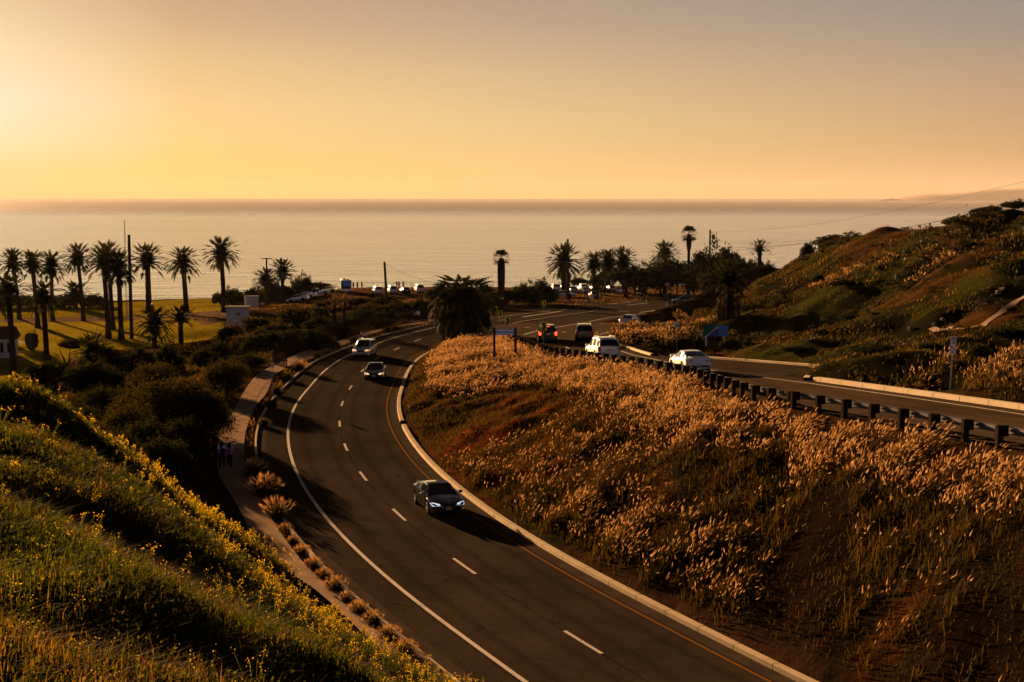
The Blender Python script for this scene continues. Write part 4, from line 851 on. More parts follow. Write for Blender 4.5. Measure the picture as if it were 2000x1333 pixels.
rt = [('spreading_tree', 'round dark tree behind the silver car row at the far car park', 1132, 540, 20, 336, 0, 8), ('spreading_tree', 'dark tree filling the gap right of the palm trio', 1240, 512, 30, 314, 1, 10), ('spreading_tree', 'full dark tree under the palm crown rising from the trees', 1300, 512, 34, 316, 0, 14), ('spreading_tree', 'dark tree behind the transformer pole foot', 1390, 505, 34, 296, 0, 6), ('spreading_tree', 'dark tree between the transformer pole and the palm with dead fronds', 1355, 512, 26, 288, 1, 12), ('spreading_tree', 'low dark crown behind the ridge left end', 1508, 505, 22, 300, 0, 4), ('spreading_tree', 'flat topped dark tree over the parked van', 1222, 517, 40, 292, 5, 32), ('spreading_tree', 'wide dark tree behind the left stop sign', 1262, 520, 36, 302, 0, 14), ('spreading_tree', 'rounded feathery tree left of the tall fan palm', 1290, 496, 36, 300, 1, 12),
 ('spreading_tree', 'dark tree just left of the tall fan palm trunk', 1322, 490, 24, 306, 5, 22), ('spreading_tree', 'dense tree between the tall fan palm and the transformer pole', 1372, 478, 26, 304, 0, 22), ('spreading_tree', 'highest dark tree crown right of the transformer pole', 1412, 468, 34, 312, 1, 10), ('spreading_tree', 'long dark tree sloping down to the hill', 1452, 480, 34, 312, 5, 8), ('spreading_tree', 'low dark tree where the trees meet the hill', 1480, 500, 26, 300, 0, 5),
 ('spreading_tree', 'dark tree behind the dark green car at the junction', 1392, 520, 30, 276, 1, 8), ('spreading_tree', 'dark tree shading the far car park', 1182, 520, 22, 320, 0, 10), ('spreading_tree', 'low dark tree right of the palm with dead fronds', 1452, 520, 24, 270, 5, 5)]
for nm, lb, px, top, hw, d, ci, tk in rt: tree_px(nm, lb, 'tree', px, top, 0, hw, d, ci, 'dark trees beyond the road junction', tk)
ridge = [('ridge_shrub', 'large dark shrub on the ridge near the right edge', 1925, 408, 26, 152, 0), ('ridge_shrub', 'dark shrub on the ridge at the very right edge', 1975, 404, 26, 148, 1), ('ridge_shrub', 'rounded dark shrub on the ridge below the wires', 1630, 450, 30, 203, 5), ('ridge_shrub', 'low dark shrub on the ridge left of the rounded one', 1575, 470, 14, 218, 0), ('ridge_shrub', 'small shrub on the bare middle of the ridge', 1850, 424, 14, 160, 4)]
for nm, lb, px, top, hw, d, ci in ridge: tree_px(nm, lb, 'shrub', px, top, 0, hw, d, ci, 'shrubs along the ridge of the hill')
hl = [('round_shrub', 'dark round shrub right of the no parking sign', 1915, 672, 26, 84, 0), ('round_shrub', 'dark round shrub left of the no parking sign', 1822, 668, 24, 88, 5), ('round_shrub', 'round shrub under the blue and green park sign', 1428, 658, 22, 136, 0), ('round_shrub', 'grey green shrub right of the park sign', 1470, 656, 24, 134, 3), ('round_shrub', 'brushy shrub two along from the park sign', 1512, 660, 24, 130, 4), ('round_shrub', 'small bush between the park sign and the pull out corner', 1605, 672, 12, 118, 0),
 ('round_shrub', 'reddish bush above the pull out corner', 1712, 676, 30, 100, 4), ('round_shrub', 'wide low dark bush above the bright kerb', 1720, 700, 34, 92, 5), ('round_shrub', 'dark bush behind the pale plumes at the right edge', 1975, 660, 34, 90, 1), ('round_shrub', 'small dark bush on the grassy flat near the palm with dead fronds', 1523, 615, 10, 160, 0), ('round_shrub', 'lone small bush in the middle of the hill', 1600, 535, 16, 165, 0), ('round_shrub', 'dark bush at the foot of the small roadside sign', 1328, 648, 16, 150, 1), ('round_shrub', 'shadowed bush between the pull out and the flat', 1560, 690, 26, 112, 5), ('round_shrub', 'dark bush below the gravel track on the hill', 1665, 628, 26, 128, 1), ('round_shrub', 'low bush halfway up the hill under the plumes', 1655, 590, 24, 146, 5)]
for nm, lb, px, top, hw, d, ci in hl: tree_px(nm, lb, 'shrub', px, top, 0, hw, d, ci, 'round shrubs on the lower hill')
# small round grasses along the kerb
tuft_me = None
def grass_clump(p, s, label, golden=True):
    global tuft_me
    root = empty('grass_clump', tuple(p), random.uniform(0, 6.28)); root.scale = (s, s, s); tag(root, label, 'ornamental grass', 'round grass clumps between footpath and kerb')
    if tuft_me is None:
        n = 900; a = rng.uniform(0, 6.28, n); r = np.abs(rng.normal(size=n)) * .12; P = np.column_stack([np.cos(a) * r, np.sin(a) * r, np.zeros(n)])
        e_ = rng.uniform(.25, 1.5, n); d = np.column_stack([np.cos(a) * np.cos(e_), np.sin(a) * np.cos(e_), np.sin(e_)]); L_ = rng.uniform(.6, 1.0, n)[:, None]
        s_ = np.column_stack([-np.sin(a), np.cos(a), np.zeros(n)]) * .009; mid = P + d * L_ * .6 + np.array([0, 0, .08]); tip = P + d * L_ + np.array([0, 0, -.12])
        V = np.stack([P - s_, P + s_, mid + s_, mid - s_, tip], 1).reshape(-1, 3); i = np.arange(n)[:, None] * 5
        o = mesh_np('leaves', V, np.concatenate([i + [0, 1, 2], i + [0, 2, 3], i + [3, 2, 4]], 1).reshape(-1, 3), 3, M['fgrass']); me1 = o.data; bpy.data.objects.remove(o)
        k = 110; a = rng.uniform(0, 6.28, k); e_ = rng.uniform(.5, 1.45, k); d = np.column_stack([np.cos(a) * np.cos(e_), np.sin(a) * np.cos(e_), np.sin(e_)])
        o = spindles('plumes', d * rng.uniform(.75, 1.0, (k, 1)), d, .3, .05, M['plume']); me2 = o.data; bpy.data.objects.remove(o); tuft_me = (me1, me2)
    tag(link(bpy.data.objects.new('leaves', tuft_me[0]), root), kind='stuff')
    if golden: tag(link(bpy.data.objects.new('plumes', tuft_me[1]), root), kind='stuff')
cl_list = [(488, 905, 1.0, 'rounded dark grass clump beside the two walkers', False), (496, 930, 1.05, 'round grass clump with glowing tips just past the walkers', True), (517, 968, 1.15, 'largest golden tipped grass clump by the footpath', True), (541, 1010, 1.0, 'golden tipped grass clump, last of the round ones before the low strip', True),
 (557, 1040, 0.48, 'small brown grass clump where the low strip begins', True), (572, 1058, 0.34, 'small brown grass clump, second in the low strip', True), (590, 1082, 0.48, 'small brown grass clump, third in the low strip', True), (612, 1108, 0.48, 'small brown grass clump, fourth in the low strip', True), (634, 1130, 0.48, 'small brown grass clump, fifth in the low strip', True), (655, 1152, 0.59, 'small brown grass clump, sixth in the low strip', True), (676, 1175, 0.40, 'small brown grass clump half hidden by mustard flowers', True), (700, 1197, 0.48, 'low dark grass clump above the mustard flowers', True), (730, 1220, 0.51, 'low dark grass clump nearest the kerb end', True), (760, 1250, 0.54, 'low dark grass clump behind the last mustard flowers', True), (790, 1280, 0.56, 'lowest grass clump at the bottom of the picture edge', True),
 (531, 795, 1.1, 'dark grass clump right of the sunlit patch of path', False), (540, 770, 1.2, 'tall dark grass clump at the narrow end of the strip', False), (562, 742, 1.1, 'dark grass clump beside the path signpost', False), (585, 722, 1.0, 'dark grass clump along the kerb above the signpost', True), (620, 698, .9, 'dark grass clump below the silver SUV bend', False), (656, 682, 1.3, 'dark bushy grass clump level with the silver SUV', False), (690, 668, .9, 'low grass clump near the red cone', False), (757, 648, 1.0, 'low dark clump on the kerb past the red cone', False), (772, 645, 1.0, 'low dark clump nearest the big shaggy palm', False), (515, 830, .9, 'low grass clump in the dark part of the strip', False)]
for px, py, s_, lb, gd in cl_list:
    p = W(px, py, zP); p[2] = H(p[0], p[1]) - .03; grass_clump(p, s_, lb, gd)

# --- palms
def frond_mesh(n, L, droop, width, seed, e0=-.5, e1=1.35, leaflets=13):
    """date-palm crown: arching ribs with rows of leaflets, thinning to the tip"""
    g_ = np.random.default_rng(seed); V = []; F = []
    for i in range(n):
        a = i * 2.399 + g_.normal() * .12; u = (i + .5) / n; e_ = e0 + (e1 - e0) * (u ** .8) + g_.normal() * .06; Lf = L * g_.uniform(.85, 1.08) * (.85 + .15 * math.cos(e_))
        dx, dy = math.cos(a), math.sin(a); k = leaflets; pts = []
        for j in range(k + 1):
            s_ = j / k; ang = e_ - droop * s_ ** 1.5 * (.62 if e_ > .7 else (1.0 if e_ > -.1 else .7))
            if j == 0: r, z = 0.0, 0.0
            else: r += math.cos(ang) * Lf / k; z += math.sin(ang) * Lf / k
            pts.append(np.array([dx * r, dy * r, z]))
        sx, sy = -dy, dx
        for j in range(1, k + 1):
            p = pts[j]; q = pts[j - 1]; s_ = j / k; wl = width * (math.sin(min(1, s_ * 1.35 + .18) * math.pi) ** .6 if s_ < .75 else .62 * (1 - s_) / .25 + .25)
            fwd = (p - q) * 1.25; dn = np.array([0, 0, -wl * .35])
            for sg in (-1, 1):
                tip = q + fwd + np.array([sx, sy, 0]) * wl * sg + dn; i0 = len(V); V += [q - (p - q) * .35, q + (p - q) * 1.15, tip]; F.append((i0, i0 + 1, i0 + 2))
        for j in range(k):    # rib
            q, p = pts[j], pts[j + 1]; t_ = .03 * L / 3 * (1 - j / k * .7); i0 = len(V); o = np.array([sx, sy, 0]) * t_
            V += [q - o, q + o, p]; F.append((i0, i0 + 1, i0 + 2))
    return np.array(V), np.array(F)
def make_mesh(name, VF, mat):
    o = mesh_np(name, VF[0], VF[1], 3, mat); me = o.data; bpy.data.objects.remove(o); return me
PAL = [make_mesh('crown', frond_mesh([84, 66, 76][k], 1.0, [1.0, .85, 1.15][k], .155, 60 + k, [-.85, -.5, -.7][k], 1.45, 12), M['frond']) for k in range(3)]
PAL_UP = [make_mesh('crown', frond_mesh(46, 1.0, .9, .13, 70 + k, -.1, 1.45, 12), M['frond']) for k in range(2)]
DEAD = make_mesh('dead_fronds', frond_mesh(34, 1.0, .35, .12, 90, -1.45, -.75), M['frond_dry'])
SHAG = make_mesh('crown', frond_mesh(300, 1.0, 1.75, .15, 95, -1.2, 1.35, 13), M['frond'])
def trunk_obj(parent, h, r, lean=(0, 0), bulge=1.15, mat='palm_bark', name='trunk'):
    mb = MB(); n = 14; P = []; Rr = []
    for k in range(n + 1):
        u = k / n; P.append((lean[0] * u ** 1.5, lean[1] * u ** 1.5, -.4 + (h + .4) * u)); q = 1.45 - .45 * min(1, u * 6); q *= (1 - .18 * u)
        if u > .78: q *= 1 + (bulge - 1) * math.sin((u - .78) / .22 * math.pi * .75)
        Rr.append(r * q * (1 + .05 * ((k * 7) % 3 - 1)))
    mb.tube(P, Rr, 9); return mb.build(name, M[mat], parent, smooth=True, angle=60)
def palm(label, px, py_c, py_f, hw, d=None, r=.42, up=False, lean_px=0, group=None, ci=0, dead=False, name='date_palm', shag=False):
    g0 = gp(px, py_f) if d is None else at(px, d); d = g0[1]
    rt_ = ray(px, py_c); hc = rt_[2] * d / rt_[1] - g0[2]; hc = max(.8, hc)
    t_ = empty(name, tuple(g0), 0); tag(t_, label, 'palm tree', group); ln = px2m(lean_px, d)
    trunk_obj(t_, hc, r * .86, (ln, 0))
    c = bpy.data.objects.new('crown', SHAG if shag else (PAL_UP[ci % 2] if up else PAL[ci % 3])); link(c, t_); s_ = px2m(hw, d) * 1.38; c.scale = (s_, s_, s_ * 1.02); c.location = (ln, 0, hc - s_ * .02); c.rotation_euler = (0, 0, random.uniform(0, 6))
    if dead:
        e_ = bpy.data.objects.new('dead_fronds', DEAD); link(e_, t_); e_.scale = (s_ * .8,) * 3; e_.location = (ln, 0, hc - s_ * .15)
    return t_
GP = 'tall date palms of the park below the road'
palm('tall date palm at the far left with its crown touching the picture edge palm group', 38, 515, 624, 27, r=.5, lean_px=-9, group=GP)
palm('tall date palm second from the left in the rear row', 74, 519, 641, 29, r=.55, lean_px=-7, group=GP, ci=1)
palm('tall date palm third from the left in the rear row', 103, 521, 627, 29, r=.5, group=GP, ci=2, lean_px=0)
palm('slender date palm standing alone in front of the lawn, small neat crown', 163, 506, 627, 28, r=.5, lean_px=-8, group=GP)
palm('left hand date palm of the dense group by the bare pole', 212, 516, 661, 33, r=.55, lean_px=-6, group=GP, ci=1)
palm('date palm at the back of the dense group by the bare pole', 221, 502, 645, 30, r=.5, lean_px=-8, group=GP, ci=2)
palm('right hand date palm of the dense group, next to the bare pole', 237, 525, 664, 34, r=.55, lean_px=-2, group=GP)
palm('full crowned date palm just right of the bare pole', 291, 512, 611, 34, r=.8, group=GP, ci=1, lean_px=-1, dead=False)
palm('date palm on the sea side lawn, second from the right', 364, 514, 610, 31, r=.7, lean_px=-5, group=GP, ci=2)
palm('rightmost date palm of the park, crown high above the sea', 438, 497, 609, 32, r=.6, lean_px=-4, group=GP, up=False)
palm('nearest tall date palm at the far left, dark against the lawn', 22, 572, 742, 36, d=178, r=.5, lean_px=-5, group=GP, ci=1)
palm('dark near date palm beside the clipped round bush', 88, 582, 690, 32, d=208, r=.5, lean_px=-4, group=GP, ci=2)
palm('date palm peeping in at the left edge behind the others', -6, 590, 660, 34, d=250, r=.5, group=GP)
GS = 'short bushy palms in the park'
palm('short wide palm on the cliff between the tall rear palms', 148, 580, 600, 30, d=338, r=.6, group=GS, ci=1)
palm('short palm left of the twin short palms by the driveway', 300, 634, 650, 34, d=215, r=.5, group=GS, ci=2)
palm('short palm with an upright crown beside the driveway', 352, 628, 650, 30, d=222, r=.5, group=GS, up=True)
palm('short dark palm in front of the lawn, above the thicket', 178, 690, 712, 36, d=172, r=.5, group=GS)
palm('palm rising from the shrubs behind the twin utility poles', 553, 535, 590, 27, d=312, r=.45, group=GS, ci=1)
palm('dark palm half buried in shrubs left of the twin utility poles', 520, 548, 590, 24, d=314, r=.45, group=GS, ci=2)
GR = 'palms around the far car park'
palm('broad date palm beside the bare pole at the car park', 1101, 513, 566, 34, d=318, r=.75, group=GR)
palm('date palm at the left of the dense trio past the car park', 1160, 520, 566, 27, d=322, r=.55, group=GR, ci=1)
palm('middle date palm of the dense trio past the car park', 1188, 514, 566, 27, d=324, r=.55, group=GR, ci=2)
palm('date palm at the right of the dense trio, fronds against the sea', 1217, 513, 566, 28, d=326, r=.55, group=GR)
palm('date palm crown rising out of the dark trees', 1298, 498, 566, 26, d=312, r=.5, group=GR, ci=1)
palm('small date palm on the skyline where the hill meets the sea', 1482, 490, 520, 21, d=285, r=.5, group=GR, up=True)
palm('huge shaggy date palm at the road bend with hanging fronds', 903, 592, 668, 62, d=None, r=.55, name='shaggy_palm', shag=True)
# palm with a skirt of dead fronds by the hill
bp_ = palm('tall dark palm with a skirt of dead fronds on the right hand hill', 1422, 548, 642, 42, d=152, r=.5, dead=True, name='skirted_palm', ci=1)
mb = MB()
random.seed(3)
for k in range(46):
    a = random.uniform(0, 6.28); r0 = random.uniform(.5, 1.4); z1 = random.uniform(1.2, 4.2); mb.tube([(math.cos(a) * r0, math.sin(a) * r0 , -.1), (math.cos(a) * r0 * .8, math.sin(a) * r0 * .8, z1)], [.07, .03], 4)
mb.build('hanging_stems', M['frond_dry'], bp_)
# fan palms
def fan_crown(n, seed, e0=-.9, e1=1.4):
    g_ = np.random.default_rng(seed); V = []; F = []
    for i in range(n):
        a = i * 2.399; u = (i + .5) / n; e_ = e0 + (e1 - e0) * u; d = np.array([math.cos(a) * math.cos(e_), math.sin(a) * math.cos(e_), math.sin(e_)]); st_ = d * .55
        s_ = np.array([-math.sin(a), math.cos(a), 0]); upv = np.cross(s_, d); i0 = len(V); V += [s_ * .012, -s_ * .012, st_]; F.append((i0, i0+1, i0+2))
        for j in range(9):
            t_ = (j - 4) / 4 * 1.15; q = st_ + (d * math.cos(t_) + s_ * math.sin(t_)) * .5 + np.array([0, 0, -.12 * g_.random()]); w_ = (s_ * math.cos(t_) - d * math.sin(t_)) * .045; i0 = len(V)
            V += [st_ , st_ + (q - st_) * .6 + w_, q, st_ + (q - st_) * .6 - w_]; F.append((i0, i0+1, i0+2)); F.append((i0, i0+2, i0+3))
    return np.array(V), np.array(F)
FAN = make_mesh('crown', fan_crown(44, 5), M['frond']); FANS = make_mesh('crown', fan_crown(40, 6, -.7, 1.4), M['frond'])
g0 = at(1344, 300); t_ = empty('fan_palm', tuple(g0)); tag(t_, 'very tall slim fan palm with a round crown beyond the junction', 'palm tree'); hc = ray(1344, 458)[2] * 300 / ray(1344, 458)[1] - g0[2]
trunk_obj(t_, hc, .34, (0, 0), 1.0); c = bpy.data.objects.new('crown', FAN); link(c, t_); c.scale = (px2m(19, 300),) * 3; c.location = (0, 0, hc)
mb = MB(); mb.tube([(0, 0, hc - 3.6), (0, 0, hc - 2.6), (0, 0, hc - 1.0), (0, 0, hc)], [.32, .52, .62, .5], 10); mb.build('dead_skirt', M['frond_dry'], t_, smooth=True)
g0 = at(979, 258); t_ = empty('fan_palm', tuple(g0)); tag(t_, 'stubby fan palm with a very thick shaggy trunk by the hedge', 'palm tree'); hc = ray(979, 508)[2] * 258 / ray(979, 508)[1] - g0[2]
mb = MB(); mb.tube([(0, 0, -.4), (0, 0, hc * .3), (0, 0, hc * .75), (0, 0, hc - .5), (0, 0, hc + .3)], [.5, .62, .7, .66, .4], 10); mb.build('trunk', M['palm_bark'], t_, smooth=True, angle=60)
e_ = bpy.data.objects.new('dead_fronds', DEAD); link(e_, t_); e_.scale = (1.5,) * 3; e_.location = (0, 0, hc + .1); c = bpy.data.objects.new('crown', FANS); link(c, t_); c.scale = (px2m(20, 258),) * 3; c.location = (0, 0, hc + .25)
# yucca clump and clipped bush, bare tree
yv = frond_mesh(40, 1.0, .15, .06, 33, .2, 1.5, 5); Y_ = make_mesh('leaves', yv, M['frond_dry'])
for px, py, s_, lb in [(652, 600, 2.4, 'spiky yucca clump with pale spent stalks by the footpath fence, left one'), (672, 598, 2.2, 'spiky yucca clump with pale spent stalks by the footpath fence, right one')]:
    g0 = at(px, 186); t_ = empty('yucca', tuple(g0)); tag(t_, lb, 'yucca', 'yuccas by the footpath fence'); mb = MB(); mb.tube([(0, 0, -.3), (.1, 0, 1.2), (0, .1, 3.4)], [.35, .3, .25], 8); mb.build('trunk', M['bark'], t_, smooth=True)
    c = bpy.data.objects.new('leaves', Y_); link(c, t_); c.scale = (s_,) * 3; c.location = (0, .1, 3.3)
g0 = gp(62, 684); t_ = empty('clipped_bush', tuple(g0)); tag(t_, 'clipped barrel shaped bush on the park lawn', 'bush'); c = bpy.data.objects.new('crown', CR[1]); link(c, t_); c.scale = (1.35, 1.35, 2.1); c.location = (0, 0, 1.35)
mb = MB(); mb.tube([(0, 0, -.2), (0, 0, .4), (0, 0, 1.4), (0, 0, 2.35), (0, 0, 2.6)], [.25, .75, 1.0, .98, .8], 14); mb.build('inner_leaves', M['leaf_dark'], t_, smooth=True)
g0 = at(128, 186); t_ = empty('bare_tree', tuple(g0)); tag(t_, 'small twiggy tree with thin leaves in front of the sunlit lawn', 'tree'); l = bpy.data.objects.new('trunk', LM[1]); link(l, t_); l.scale = (2.2, 2.2, 3.3); c = bpy.data.objects.new('crown', CR[4]); link(c, t_); c.scale = (2.1, 2.1, 1.1); c.location = (0, 0, 3.6)

# ------------------------------------------------------------------ vehicles
def lerp_tab(tab, x): return float(np.interp(x, [a for a, _ in tab], [b for _, b in tab]))
CARS = {}
CARS['sedan'] = dict(L=4.8, W=1.84, wb=2.75, R=.335, sill=.22, belt=[(-2.4,.90),(-1.6,.97),(0,.93),(1.0,.90),(1.9,.76),(2.4,.60)], deck=[(-2.4,.92),(-2.3,1.02),(-1.5,1.05),(0,1.0),(.95,.98),(1.7,.86),(2.2,.72),(2.4,.55)],
   roof=[(-1.75,1.04),(-.85,1.40),(-.1,1.46),(.35,1.43),(1.15,.99)], x_rear=(-1.75,-.85), x_wind=(.35,1.15), pillars=[(-.95,-.78),(-.02,.06)], roofw=.60)
CARS['coupe'] = dict(CARS['sedan'], L=4.66, W=1.83, roof=[(-1.85,1.04),(-.75,1.34),(-.1,1.40),(.25,1.37),(1.1,.98)], x_rear=(-1.85,-.75), x_wind=(.25,1.1), pillars=[(-.95,-.55)], R=.35)
CARS['suv'] = dict(L=4.75, W=1.93, wb=2.85, R=.375, sill=.28, belt=[(-2.38,1.10),(0,1.09),(1.0,1.05),(1.9,.96),(2.38,.78)], deck=[(-2.38,1.1),(-2.0,1.18),(0,1.15),(1.0,1.12),(1.8,1.03),(2.2,.92),(2.38,.74)],
   roof=[(-2.34,1.16),(-2.1,1.62),(-1.5,1.76),(-.2,1.80),(.35,1.76),(1.18,1.13)], x_rear=(-2.34,-2.05), x_wind=(.35,1.18), pillars=[(-1.38,-1.22),(-.12,.0)], roofw=.70)
CARS['van'] = dict(CARS['suv'], L=5.0, W=1.95, roof=[(-2.48,1.16),(-2.36,1.74),(-1.5,1.84),(.6,1.83),(.9,1.76),(1.75,1.1)], x_rear=(-2.48,-2.3), x_wind=(.9,1.75), pillars=[(-1.3,-1.15),(.1,.22)], deck=[(-2.5,1.1),(-2.0,1.18),(1.6,1.12),(2.1,.98),(2.5,.72)], belt=[(-2.5,1.1),(1.4,1.08),(2.1,.95),(2.5,.78)], wb=2.95)
CARS['pickup'] = dict(CARS['suv'], L=5.6, W=1.95, wb=3.5, roof=[(-.62,1.2),(-.5,1.68),(0,1.78),(.6,1.76),(.9,1.72),(1.55,1.14)], x_rear=(-.62,-.46), x_wind=(.9,1.55), pillars=[(.05,.18)], deck=[(-2.8,1.08),(-.7,1.08),(-.6,1.15),(1.5,1.13),(2.4,1.02),(2.8,.8)], belt=[(-2.8,1.1),(1.4,1.08),(2.4,.98),(2.8,.8)])
def build_car(kind, paint, label=None, cat='car', group=None, name=None, lit=None, brake=False, plate_txt=None, detail=True):
    c = CARS[kind]; L2 = c['L'] / 2; Wd = c['W'] / 2; root = empty(name or {'suv': 'suv', 'coupe': 'coupe_car', 'van': 'van', 'pickup': 'pickup_truck'}.get(kind, 'sedan_car')); tag(root, label, cat, group)
    wx = (c['wb'] / 2 - .02, -c['wb'] / 2 - .02); Rr = c['R']; Ra = Rr + .06
    xs_ = sorted(set([round(v, 3) for v in list(np.linspace(-L2, L2, 33)) + [x0 + Ra * math.cos(t) for x0 in wx for t in np.linspace(0, math.pi, 13)]]))
    def hwid(x): u = abs(x) / L2; return Wd * (1 - .11 * max(0, (u - .70) / .30) ** 2 - (.10 if u > .995 else 0))
    rows = []
    for x in xs_:
        zb = c['sill']; 
        for x0 in wx:
            if abs(x - x0) < Ra: zb = max(zb, Rr + math.sqrt(max(0, Ra * Ra - (x - x0) ** 2)) * 1.0)
        w_ = hwid(x); be = lerp_tab(c['belt'], x); dk = lerp_tab(c['deck'], x); end = max(0, (abs(x) - (L2 - .12)) / .12); zb2 = zb + .06 * end
        mid = max(zb2 + .03, .52); mid = min(mid, be - .05)
        rows.append([(0, zb2), (w_ * .72, zb2), (w_ * (.955 - .03 * end), zb2 + .005), (w_ * (1 - .03 * end), mid), (w_ * (.992 - .03 * end), max(mid + .02, be - .12)), (w_ * (.955 - .05 * end), be), (w_ * .86, min(be + .03, dk)), (w_ * .5, dk), (0, dk + .012)])
    n = len(rows[0]); V = []; 
    for x, r in zip(xs_, rows): V += [(x, -y, z) for y, z in r] + [(x, y, z) for y, z in r[::-1]]
    m_ = 2 * n; F = []
    for i in range(len(xs_) - 1):
        for j in range(m_ - 1): F.append((i * m_ + j, i * m_ + j + 1, (i + 1) * m_ + j + 1, (i + 1) * m_ + j))
    F.append(tuple(range(m_))); F.append(tuple((len(xs_) - 1) * m_ + j for j in range(m_))[::-1])
    mb = MB(); mb.v = V; mb.f = F
    # cabin: stations; glass faces go to their own meshes
    rf = c['roof']; x0, x1 = rf[0][0], rf[-1][0]; st = sorted(set([round(v, 3) for v in list(np.linspace(x0, x1, 19)) + [a for a, _ in rf] + [v for p in c['pillars'] for v in p]]))
    cab = []
    for x in st:
        zr = lerp_tab(rf, x) + .0; be = lerp_tab(c['belt'], x) - .03; wb_ = hwid(x) * .90; h_ = max(.02, zr - be); top = max(h) if False else 0
        fr = min(1, h_ / (max(b for _, b in rf) - be)); wr = wb_ - (wb_ - c['roofw']) * fr
        cab.append([(x, wb_, be), (x, wb_ + (wr - wb_) * .10, be + h_ * .10), (x, wb_ + (wr - wb_) * .86, be + h_ * .84), (x, wr - .03, be + h_ * .955), (x, wr * .80, zr), (x, 0, zr + .02 * fr)])
    body_f = []; gl = {'windscreen': MB(), 'rear_window': MB()}
    xw, xr_ = c['x_wind'], c['x_rear']
    for i in range(len(st) - 1):
        xm = (st[i] + st[i + 1]) / 2; inpil = any(a <= xm <= b for a, b in c['pillars'])
        for sgn in (1, -1):
            for j in range(5):
                q = [cab[i][j], cab[i][j + 1], cab[i + 1][j + 1], cab[i + 1][j]]; q = [(a, b * sgn, z) for a, b, z in q]
                tgt = mb
                if j == 1 and not inpil and xr_[0] + (.35 if kind in ('sedan', 'coupe') else .12) < xm < xw[1] - .14: tgt = gl.setdefault('side_window|%d%d' % (sgn, sum(1 for a, b in c['pillars'] if xm > b)), MB())
                if j in (3, 4) or (j == 4):
                    if xw[0] + .02 < xm < xw[1]: tgt = gl['windscreen'] if j == 4 else mb
                    elif xr_[0] < xm < xr_[1] - .02: tgt = gl['rear_window'] if j == 4 else mb
                tgt.poly(q)
    # rear glass of upright tailgates sits on the steep back face; widen it as one pane
    body = mb.build('body', M[paint], root, smooth=True, angle=32)
    for nm, g_ in gl.items():
        if g_.f: g_.build(nm.split('|')[0], M['glass'], root, smooth=True)
    def pane(name, x, zlo, zhi, wlo, whi, tilt, mat): 
        q = MB(); q.poly([(x[0], -wlo, zlo), (x[0], wlo, zlo), (x[1], whi, zhi), (x[1], -whi, zhi)]); q.poly([(x[0] + .02 * tilt, -wlo, zlo), (x[0] + .02 * tilt, wlo, zlo), (x[1] + .02 * tilt, whi, zhi), (x[1] + .02 * tilt, -whi, zhi)]); q.build(name, M[mat], root)
    zmax = max(b for _, b in rf)
    if kind in ('suv', 'van'): pane('tailgate_window', (rf[0][0] - .012, rf[1][0] - .035), 1.17, rf[1][1] - .03, Wd * .78, Wd * .62, -1, 'glass')
    # wheels
    for x in wx:
        for s_ in (1, -1):
            y = s_ * (Wd - .12); wh = MB(); wh.tube([(x, y - .11, Rr), (x, y - .09, Rr), (x, y + .09, Rr), (x, y + .11, Rr)], [Rr * .93, Rr, Rr, Rr * .93], 20)
            wo = wh.build('wheel', M['tyre'], root, smooth=True)
            if detail:
                ri = MB(); yo = y + s_ * .112; ri.disc((x, yo, Rr), Rr * .30, 'y', 10, .02)
                for k in range(7):
                    a = k * 2 * math.pi / 7; ri.box((x + math.cos(a) * Rr * .42, yo, Rr + math.sin(a) * Rr * .42), (Rr * .62, .016, .055), ry=-a)
                ri.tube([(x, yo - .01, Rr), (x, yo + .01, Rr)], Rr * .72, 20, cap=False); ri.tube([(x, yo - .012, Rr), (x, yo + .012, Rr)], Rr * .66, 20, cap=False)
                ri.build('rim', M['rim'], wo)
    # wheel wells, underside
    q = MB()
    for x in wx: q.tube([(x, -Wd * .9, Rr), (x, Wd * .9, Rr)], Ra * .98, 18)
    q.box((0, 0, c['sill'] + .06), (c['L'] * .9, Wd * 1.5, .1)); q.build('underbody', M['trim'], root)
    hl = lamp = M['lamp_lens']
    zf = lerp_tab(c['belt'], L2 * .9); zr_ = lerp_tab(c['belt'], -L2) 
    for s_ in (1, -1):
        q = MB(); w1_ = hwid(L2 - .1); q.poly([(L2 + .004, s_ * Wd * .46, zf - .10), (L2 + .006, s_ * Wd * .72, zf - .12), (L2 - .10, s_ * w1_ * 1.0, zf - .11), (L2 - .42, s_ * (hwid(L2 - .42) + .006), zf + .02), (L2 - .22, s_ * w1_ * .90, zf + .055), (L2 - .05, s_ * Wd * .50, zf - .01)])
        q.build('headlight', M['lamp_lit'] if lit == 'cool' else (M['lamp_warm'] if lit == 'warm' else M['lamp_lens']), root)
        q = MB(); x_ = -L2 - .014
        if kind in ('sedan', 'coupe'): q.poly([(x_, s_ * Wd * .48, zr_ - .14), (x_, s_ * Wd * .84, zr_ - .20), (-L2 + .12, s_ * (hwid(-L2 + .12) + .012), zr_ - .16), (-L2 + .26, s_ * (hwid(-L2 + .26) + .012), zr_ - .0), (x_ + .03, s_ * Wd * .84, zr_ + .03), (x_ + .005, s_ * Wd * .52, zr_ - .05)])
        else: q.poly([(x_, s_ * Wd * .70, zr_ - .34), (x_, s_ * Wd * .86, zr_ - .34), (-L2 + .15, s_ * (hwid(-L2 + .15) + .004), zr_ - .30), (-L2 + .15, s_ * (hwid(-L2 + .15) + .004), zr_ + .0), (x_ + .02, s_ * Wd * .84, zr_ + .02), (x_, s_ * Wd * .66, zr_ - .02)])
        q.build('tail_light', M['tail_lit'] if brake else M['tail'], root)
